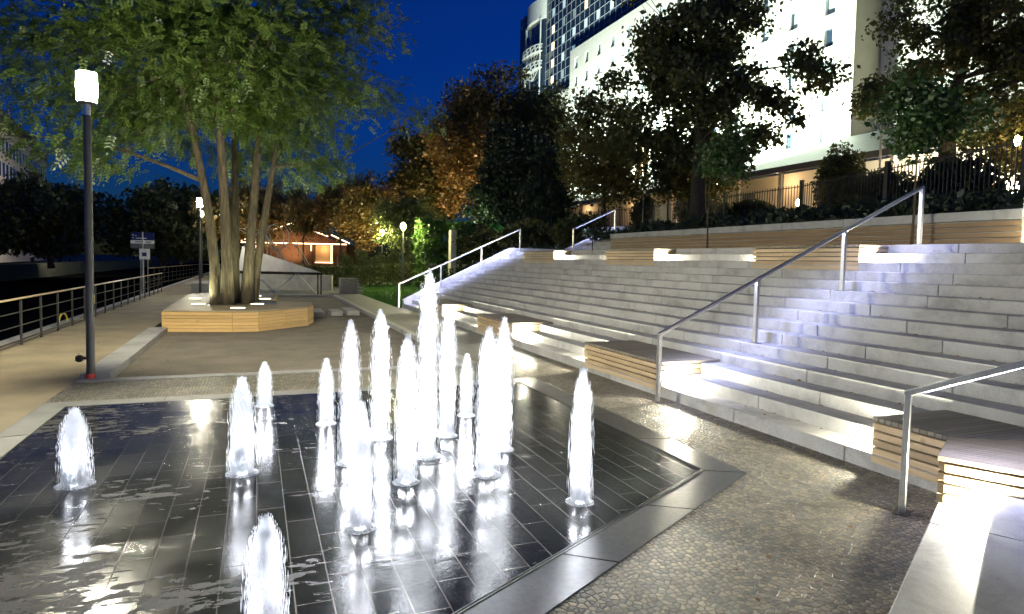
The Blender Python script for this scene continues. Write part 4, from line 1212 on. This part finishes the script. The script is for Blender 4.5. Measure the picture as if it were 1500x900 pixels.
GR = mat('green_canvas', (.03, .16, .05), (.02, .12, .04), 3, .7)
k = MB(); k.slab([(13.2, 43.2, 3.9), (16.6, 41.8, 3.9), (16.2, 43.6, 4.65), (13.8, 44.6, 4.65)], .04); k.build('roof', GR, gc)
k = MB(); k.slab([(13.2, 43.2, 3.55), (16.6, 41.8, 3.55), (16.6, 41.8, 3.9), (13.2, 43.2, 3.9)], .02); k.build('valance', mat('pale_green_valance', (.16, .33, .14)), gc)
k = MB(); k.slab([(11.3, 45.5, 3.7), (13.2, 43.2, 3.9), (13.8, 44.6, 4.65), (12.4, 46.4, 4.5)], .04); k.build('side_roof', GR, gc)
for x, y in ((13.3, 43.25), (16.5, 41.95), (13.8, 44.5), (16.1, 43.6)): MB().tube([(x, y, 1.5), (x, y, 3.9)], .04, 6).build('post', M['gate'], gc)
lamp('POINT', 'canopy_fill_light', (13.6, 41.4, 4.7), 160, (.8, 1.0, .6), .1, parent=gc)  # unseen lamp added in front of the canopy to brighten it
# ================================================================== FENCE ABOVE THE PLANTED SLOPE
FP = [(18.5, 0.0), (22.65, 12.85), (26.0, 25.0), (26.6, 37.2)]
FP2 = [(26.55, 38.9), (25.4, 48.0), (22.0, 56.0)]
def bars_fence(name, label, cat, pts, m, z0=4.3, z1=6.12, gap=.2, posts=True):
    f = thing(name, label, cat, (*pts[0], z0))
    br = MB(); rl = MB()
    for (ax, ay), (bx, by) in zip(pts, pts[1:]):
        L = math.hypot(bx - ax, by - ay); n = int(L / gap); dx, dy = (bx - ax) / L, (by - ay) / L
        for i in range(n):
            s_ = (i + .5) * gap; br.cbox((ax + dx * s_, ay + dy * s_, (z0 + z1) / 2), (0, 0, 1), z1 - z0, .03, .03)
        for z in (z0 + .15, z1 - .12): rl.bar((ax, ay, z), (bx, by, z), .04, .05)
    br.build('grille', m, f); rl.build('crossrail', m, f)
    if posts:
        for (ax, ay), (bx, by) in zip(pts, pts[1:]):
            L = math.hypot(bx - ax, by - ay); n = max(1, int(L / 6))
            for i in range(n + 1):
                if i == n and (bx, by) != pts[-1]: continue
                k = MB(); k.cbox((ax + (bx - ax) * i / n, ay + (by - ay) * i / n, (z0 + z1) / 2 + .05), (0, 0, 1), z1 - z0 + .3, .16, .16); k.build('post', m, f)
    return f
bars_fence('bar_fence', 'long dark steel bar fence above the planted slope', 'fence', FP, M['fence'])
bars_fence('bar_fence', 'dark bar fence continuing beyond the gate down behind the trees', 'fence', FP2, M['fence'])
bars_fence('bar_gate', 'pale galvanised bar gate between the two dark fences', 'gate', [(26.6, 37.3), (26.55, 38.8)], M['gate'], gap=.13, posts=False)

# ================================================================== HOTEL
def facade_mat():
    t = NT('white_facade_panels')
    g = t.n('NewGeometry'); sx = t.n('SeparateXYZ'); cb = t.n('CombineXYZ'); ad = t.math
    t.l(g.outputs['Position'], sx.inputs[0]); t.l(ad('ADD', sx.outputs['X'], sx.outputs['Y']), cb.inputs[0]); t.l(sx.outputs['Z'], cb.inputs[1])
    br = t.n('TexBrick'); br.offset = 0; br.inputs['Scale'].default_value = 1; br.inputs['Brick Width'].default_value = 1.3; br.inputs['Row Height'].default_value = 1.475
    br.inputs['Mortar Size'].default_value = .02; br.inputs['Color1'].default_value = (.66, .66, .60, 1); br.inputs['Color2'].default_value = (.62, .62, .56, 1); br.inputs['Mortar'].default_value = (.42, .42, .38, 1)
    t.l(cb.outputs[0], br.inputs['Vector'])
    t.set(**{'Base Color': br.outputs['Color'], 'Roughness': .6}); return t.m
FAC = facade_mat()
TAN = mat('tan_side_panels', (.40, .36, .26), (.36, .32, .23), 1, .7)
GLASSD = NT('dark_window_glass'); GLASSD.set(**{'Base Color': (.02, .035, .06), 'Roughness': .06, 'Specular IOR Level': .8}); GLASSD = GLASSD.m
CURT = mat('window_curtain', (.48, .58, .60), (.30, .40, .44), 2, .8, stretch=(3, 3, .2))
REV = mat('white_reveal', (.75, .78, .76))
ho = thing('hotel', 'floodlit white hotel block with a dark glass tower behind the trees', 'hotel', (49, 60, 4.3))
XF = 49.0
cols = [44.75 + i * 4.03 for i in range(13)] + [97.3 + .0]
cols = [44.75, 49.1, 52.9, 56.7, 60.5, 64.3, 68.1, 71.9, 75.7, 79.5, 83.9, 88.0, 91.9, 95.5]
rows = [14.35 + i * 2.93 for i in range(8)]
ww, wh, dp = 1.15, 1.75, .35
def wall_with_holes(mb, rvs, x, y0, y1, z0, z1, cols, rows):
    ys = [y0]
    for c in cols: ys += [c - ww / 2, c + ww / 2]
    ys.append(y1); zs = [z0]
    for r in rows: zs += [r - wh / 2, r + wh / 2]
    zs.append(z1)
    for i in range(len(ys) - 1):
        for j in range(len(zs) - 1):
            if i % 2 and j % 2:
                rv = MB(); rvs.append(rv)
                a, b, c, d = ys[i], ys[i + 1], zs[j], zs[j + 1]
                for q in ([(x, a, c), (x + dp, a, c), (x + dp, a, d), (x, a, d)], [(x, b, c), (x, b, d), (x + dp, b, d), (x + dp, b, c)], [(x, a, d), (x + dp, a, d), (x + dp, b, d), (x, b, d)], [(x, a, c), (x, b, c), (x + dp, b, c), (x + dp, a, c)]): rv.add(q, [(0, 1, 2, 3)])
            else: mb.add([(x, ys[i], zs[j]), (x, ys[i], zs[j + 1]), (x, ys[i + 1], zs[j + 1]), (x, ys[i + 1], zs[j])], [(0, 1, 2, 3)])
w = MB(); RVS = []
wall_with_holes(w, RVS, XF, 42.0, 97.7, 4.0, 37.4, cols, rows)
w.build('front_wall', FAC, ho)
rngw = random.Random(5)
for c in cols:
    for r in rows:
        fm = MB(); x = XF + dp
        for a in ((c - ww / 2, c - ww / 2 + .07), (c + ww / 2 - .07, c + ww / 2)): fm.box(x - .06, x + .02, a[0], a[1], r - wh / 2, r + wh / 2)
        fm.box(x - .06, x + .02, c - ww / 2 + .07, c + ww / 2 - .07, r + wh / 2 - .07, r + wh / 2); fm.box(x - .06, x + .02, c - ww / 2 + .07, c + ww / 2 - .07, r - wh / 2, r - wh / 2 + .07)
        f = fm.build('window', M['signgrey'], ho)
        p = MB(); p.box(x - .01, x, c - ww / 2 + .07, c + ww / 2 - .07, r - wh / 2 + .07, r + wh / 2 - .07); p.build('pane', GLASSD, f); RVS.pop(0).build('reveal', REV, f)
        q = MB(); cw = rngw.uniform(.4, .85); s_ = -1 if rngw.random() < .5 else 1
        y0 = c - ww / 2 + .09 if s_ < 0 else c + ww / 2 - .09 - cw
        q.box(x - .02, x - .012, y0, y0 + cw, r - wh / 2 + .08, r + wh / 2 - .08); q.build('curtain', CURT, f)
MB().box(XF + .02, XF + 14, 42.0, 97.7, 37.0, 37.4 - .002).build('roof', M['concrete'], ho)
MB().box(XF + .001, 52.3, 41.95, 41.998, 4, 37.4).build('side_wall', TAN, ho)
k = MB(); k.box(XF + .5, XF + 14, 42.1, 97.6, 4, 36.9); k.build('core', M['slotmetal'], ho)
MB().box(XF, XF + 12, 97.71, 106.0, 4, 31.6).build('low_block', FAC, ho)
MB().box(52.301, 64, 10, 42.3, 4, 34).build('rear_wing', FAC, ho)
# dark glass tower
XG = 49.6
MB().box(XG, XG + 16, 76, 121.6, 4, 50.6).build('tower', GLASSD, ho)
MUL = mat('mullion', (.32, .36, .40), rough=.4)
k = MB()
for i in range(28):
    y = 76.0 + i * 1.64; k.box(XG - .06, XG - .002, y - .025, y + .025, 28, 50.6)
zz = 28.0
while zz < 50.7: k.box(XG - .07, XG - .003, 76, 121.6, zz - .03, zz + .03); zz += 1.5
k.build('mullion_frame', MUL, ho)
WLIT = glow('lit_window', (1.0, .68, .32), 1.1)
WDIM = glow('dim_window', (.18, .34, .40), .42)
for i in range(10):
    for j in range(5):
        y = 80.7 + i * 4.1 + .6; z = 34.0 + j * 3.0 + .75
        if y < 97 and z < 38: continue
        lit = (i == 6 and j < 4) or (i == 3 and j == 3)
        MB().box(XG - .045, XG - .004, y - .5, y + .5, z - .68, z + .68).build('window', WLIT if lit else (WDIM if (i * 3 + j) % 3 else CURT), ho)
# round bay with pale hood and two steel balconies
k = MB(); pr = [(XG - .02 - .8 * math.sin(a), 112.8 + 3.7 * math.cos(a)) for a in np.linspace(0, math.pi, 14)]
k.prism(pr, 4, 46.8); k.build('bay', GLASSD, ho)
k = MB(); pr = [(XG - .02 - 1.5 * math.sin(a), 112.8 + 3.9 * math.cos(a)) for a in np.linspace(0, math.pi, 14)]; k.prism(pr, 46.82, 50.4); k.build('bay_hood', REV, ho)
for z in (37.6, 40.6):
    k = MB(); pr = [(XG - .9 - 1.3 * math.sin(a), 112.8 + 4.2 * math.cos(a)) for a in np.linspace(0, math.pi, 9)]
    k.prism(pr + [], z, z + .18)
    for (ax, ay), (bx, by) in zip(pr, pr[1:]):
        k.bar((ax, ay, z + 1.3), (bx, by, z + 1.3), .1, .12); k.bar((ax, ay, z + .7), (bx, by, z + .7), .07, .07); k.bar((ax, ay, z + .1), (ax, ay, z + 1.3), .1, .1); k.bar((ax, ay, z + .1), (bx, by, z + 1.3), .06, .06)
        k.bar((ax, ay, z), (XG - .9, 112.8, z - 1.5), .08, .08)
    k.build('balcony', REV, ho)
for y in (109.4, 116.2): MB().box(XG - 1.1, XG - .9, y - .1, y + .1, 4, 46.8).build('bay_column', REV, ho)

# front hall with sloping metal roof
hl = thing('hotel_hall', 'low hotel front hall with a sloping metal roof and warm lit wall', 'hall', (41, 55, 4.3))
def ribroof():
    t = NT('ribbed_metal_roof'); g = t.n('NewGeometry'); sx = t.n('SeparateXYZ'); t.l(g.outputs['Position'], sx.inputs[0])
    wv = t.math('SINE', t.math('MULTIPLY', sx.outputs['X'], 11)); c = t.ramp(wv, [(.3, (.22, .24, .22)), (.7, (.34, .37, .33))])
    t.set(**{'Base Color': c, 'Roughness': .45, 'Metallic': .4}); return t.m
k = MB(); k.slab([(39.6, 24, 10.05), (46.9, 24, 13.1), (46.9, 96, 13.1), (39.6, 96, 10.05)], -.12); k.build('roof', ribroof(), hl)
MB().box(39.5, 39.75, 24, 96, 9.55, 10.0).build('eave', M['fence'], hl)
MB().box(42.5, 43.0, 24, 96, 4, 9.9).build('wall', mat('warm_hall_wall', (.52, .42, .30), (.46, .37, .26), .6, .7), hl)
for y in range(26, 96, 5):
    MB().box(40.2, 40.5, y - .15, y + .15, 4, 9.6).build('column', mat('hall_column', (.35, .27, .19)) if y == 26 else bpy.data.materials['hall_column'], hl)
for i, y in enumerate((36, 47, 60.5, 73.5)):
    MB().box(42.44, 42.49, y - .7, y + .7, 6.2, 8.6).build('window', M['signgrey'], hl)
for y in (30, 42, 54, 66, 78): lamp('POINT', 'hall_eave_light', (41.2, y, 9.0), 100, (1.0, .70, .40), .2, parent=hl)
# floodlights on the hall roof
for i, y in enumerate((46, 56, 67, 79, 92)):
    fl_ = thing('floodlight', 'floodlight on the hall roof aimed at the white facade', 'floodlight', (41.2, y, 10.7), 'floodlights on the hall roof')
    MB().tube([(41.2, y, 10.4), (41.2, y, 11.2)], .05, 6).build('stand', M['fence'], fl_)
    MB().obox((40.9, y - .3, 11.2), (.45, 0, .25), (0, .6, 0), (-.18, 0, .4)).build('lamp_head', M['fence'], fl_)
    lamp('AREA', 'facade_floodlight', (41.9, y, 11.7), 7600, (.88, 1.0, .84), 1.2, aim=(1, .1, .95), parent=fl_)
for i, (x, y, lab) in enumerate(((33.78, 51.07, 'dark floodlight on a mast near the flag poles'), (33.56, 45.77, 'dark floodlight on a mast next to the big trunk'), (32.4, 25.7, 'dark floodlight on a tall mast before the tan side wall'))):
    z = (9.5, 9.5, 11.1)[i]
    m_ = thing('mast_floodlight', lab, 'floodlight', (x, y, 4.3))
    MB().tube([(x, y, 4.2), (x, y, z - .2)], .06, 8).build('mast', M['gate'], m_)
    MB().obox((x - .2, y - .35, z - .3), (.5, 0, .3), (0, .7, 0), (-.2, 0, .4)).build('lamp_head', M['fence'], m_)
lamp('AREA', 'facade_floodlight', (40, 26, 6), 3500, (.93, 1.0, .9), 1.5, aim=(1, .15, .8))
# flag poles
FL = mat('yellow_flag_cloth', (.55, .33, .04), (.45, .2, .03), 1, .8)
for x, y, lab in ((27.61, 42.78, 'flag pole with a furled yellow flag beside the gate'), (26.81, 40.7, 'flag pole with a furled yellow flag closer to the big trunk')):
    fp = thing('flag_pole', lab, 'flag pole', (x, y, 4.3), 'flag poles at the gate')
    MB().tube([(x, y, 4.2), (x, y, 12.5)], [.06, .035], 8).build('pole', M['gate'], fp)
    k = MB(); k.tube([(x, y - .08, 12.0), (x + .05, y - .15, 10.5), (x, y - .12, 9.0), (x + .02, y - .1, 8.0)], [.12, .22, .2, .06], 7); k.build('flag', FL, fp, smooth=True)

# ================================================================== OLD BUILDING ACROSS THE CANAL
ob = thing('old_building', 'pale old building with rows of windows and a dark mansard roof across the canal', 'building', (-36, 121, 0))
BD = Vector((-.118, .993, 0)); BN = Vector((.993, .118, 0)); BO = Vector((-36.0, 121, 0)) - BD * 40
def bp(u, v, z): return BO + BD * u - BN * v + Vector((0, 0, z))
k = MB(); k.obox(bp(0, 0, 0), BD * 80, -BN * 14, (0, 0, 21)); k.build('wall', mat('pale_stucco', (.42, .38, .33), (.34, .30, .26), .8, .8), ob)
k = MB(); k.add([tuple(bp(-.5, -.4, 21)), tuple(bp(80.5, -.4, 21)), tuple(bp(80.5, 14.4, 21)), tuple(bp(-.5, 14.4, 21)), tuple(bp(1, 2.0, 25)), tuple(bp(79, 2.0, 25)), tuple(bp(79, 12, 25)), tuple(bp(1, 12, 25))], [(0, 1, 5, 4), (1, 2, 6, 5), (2, 3, 7, 6), (3, 0, 4, 7), (4, 5, 6, 7), (0, 3, 2, 1)])
k.build('roof', mat('slate_mansard', (.05, .055, .05), (.035, .04, .035), 1, .7), ob)
wn = MB()
for i in range(30):
    for j, z in enumerate((9.5, 13.0, 16.6)):
        wn = MB(); wn.obox(bp(1.2 + i * 2.65, -.03, z), BD * 1.5, -BN * .1, (0, 0, 2.2)); wn.build('window', GLASSD, ob)

for i in range(12): dm = MB(); dm.obox(bp(4 + i * 6.2, .2, 21.6), BD * 1.6, -BN * 2.0, (0, 0, 2.0)); dm.build('dormer', M['slotmetal'], ob)
lamp('AREA', 'old_building_fill_light', (-24, 100, 6), 2600, (1.0, .86, .72), 4, aim=(-.75, 1.2, .6))  # unseen area lamp added to brighten the old building

# ================================================================== FALLEN LEAVES
rs = np.random.RandomState(9); P = []
for i in range(900):
    k_ = rs.randint(1, 12); yy = rs.uniform(3.5, 22); d = k_ * TR - .02 - abs(rs.normal(0, .05))
    P.append((XS + d, yy, k_ * RS + .012))
for i in range(60): P.append((rs.uniform(1.5, 5.0), rs.uniform(2.2, 9), .016))
for i in range(160): P.append((rs.uniform(-4.2, -1.9), rs.uniform(8, 30), .03))
for i in range(70): P.append((-1.9 + abs(rs.normal(0, .3)), rs.uniform(10.8, 16.5), -.02))
P = np.array(P); P = P[~((P[:, 0] < 3.98) & (P[:, 1] > 3.2) & (P[:, 0] > 1))]
n = len(P); a = rs.rand(n) * 6.28; L = rs.uniform(.012, .03, n)[:, None]
d = np.stack([np.cos(a), np.sin(a), rs.normal(0, .15, n)], 1); s = np.stack([-np.sin(a), np.cos(a), rs.normal(0, .25, n)], 1)
V = np.stack([P - d * L, P + s * L * .6, P + d * L, P - s * L * .6], 1).reshape(-1, 3); F = np.arange(4 * n).reshape(-1, 4)
tag(npmesh('fallen_leaves', V, F, M['leaf_litter']), 'brown fallen leaves scattered on the steps, paving and path', 'fallen leaves', kind='stuff')
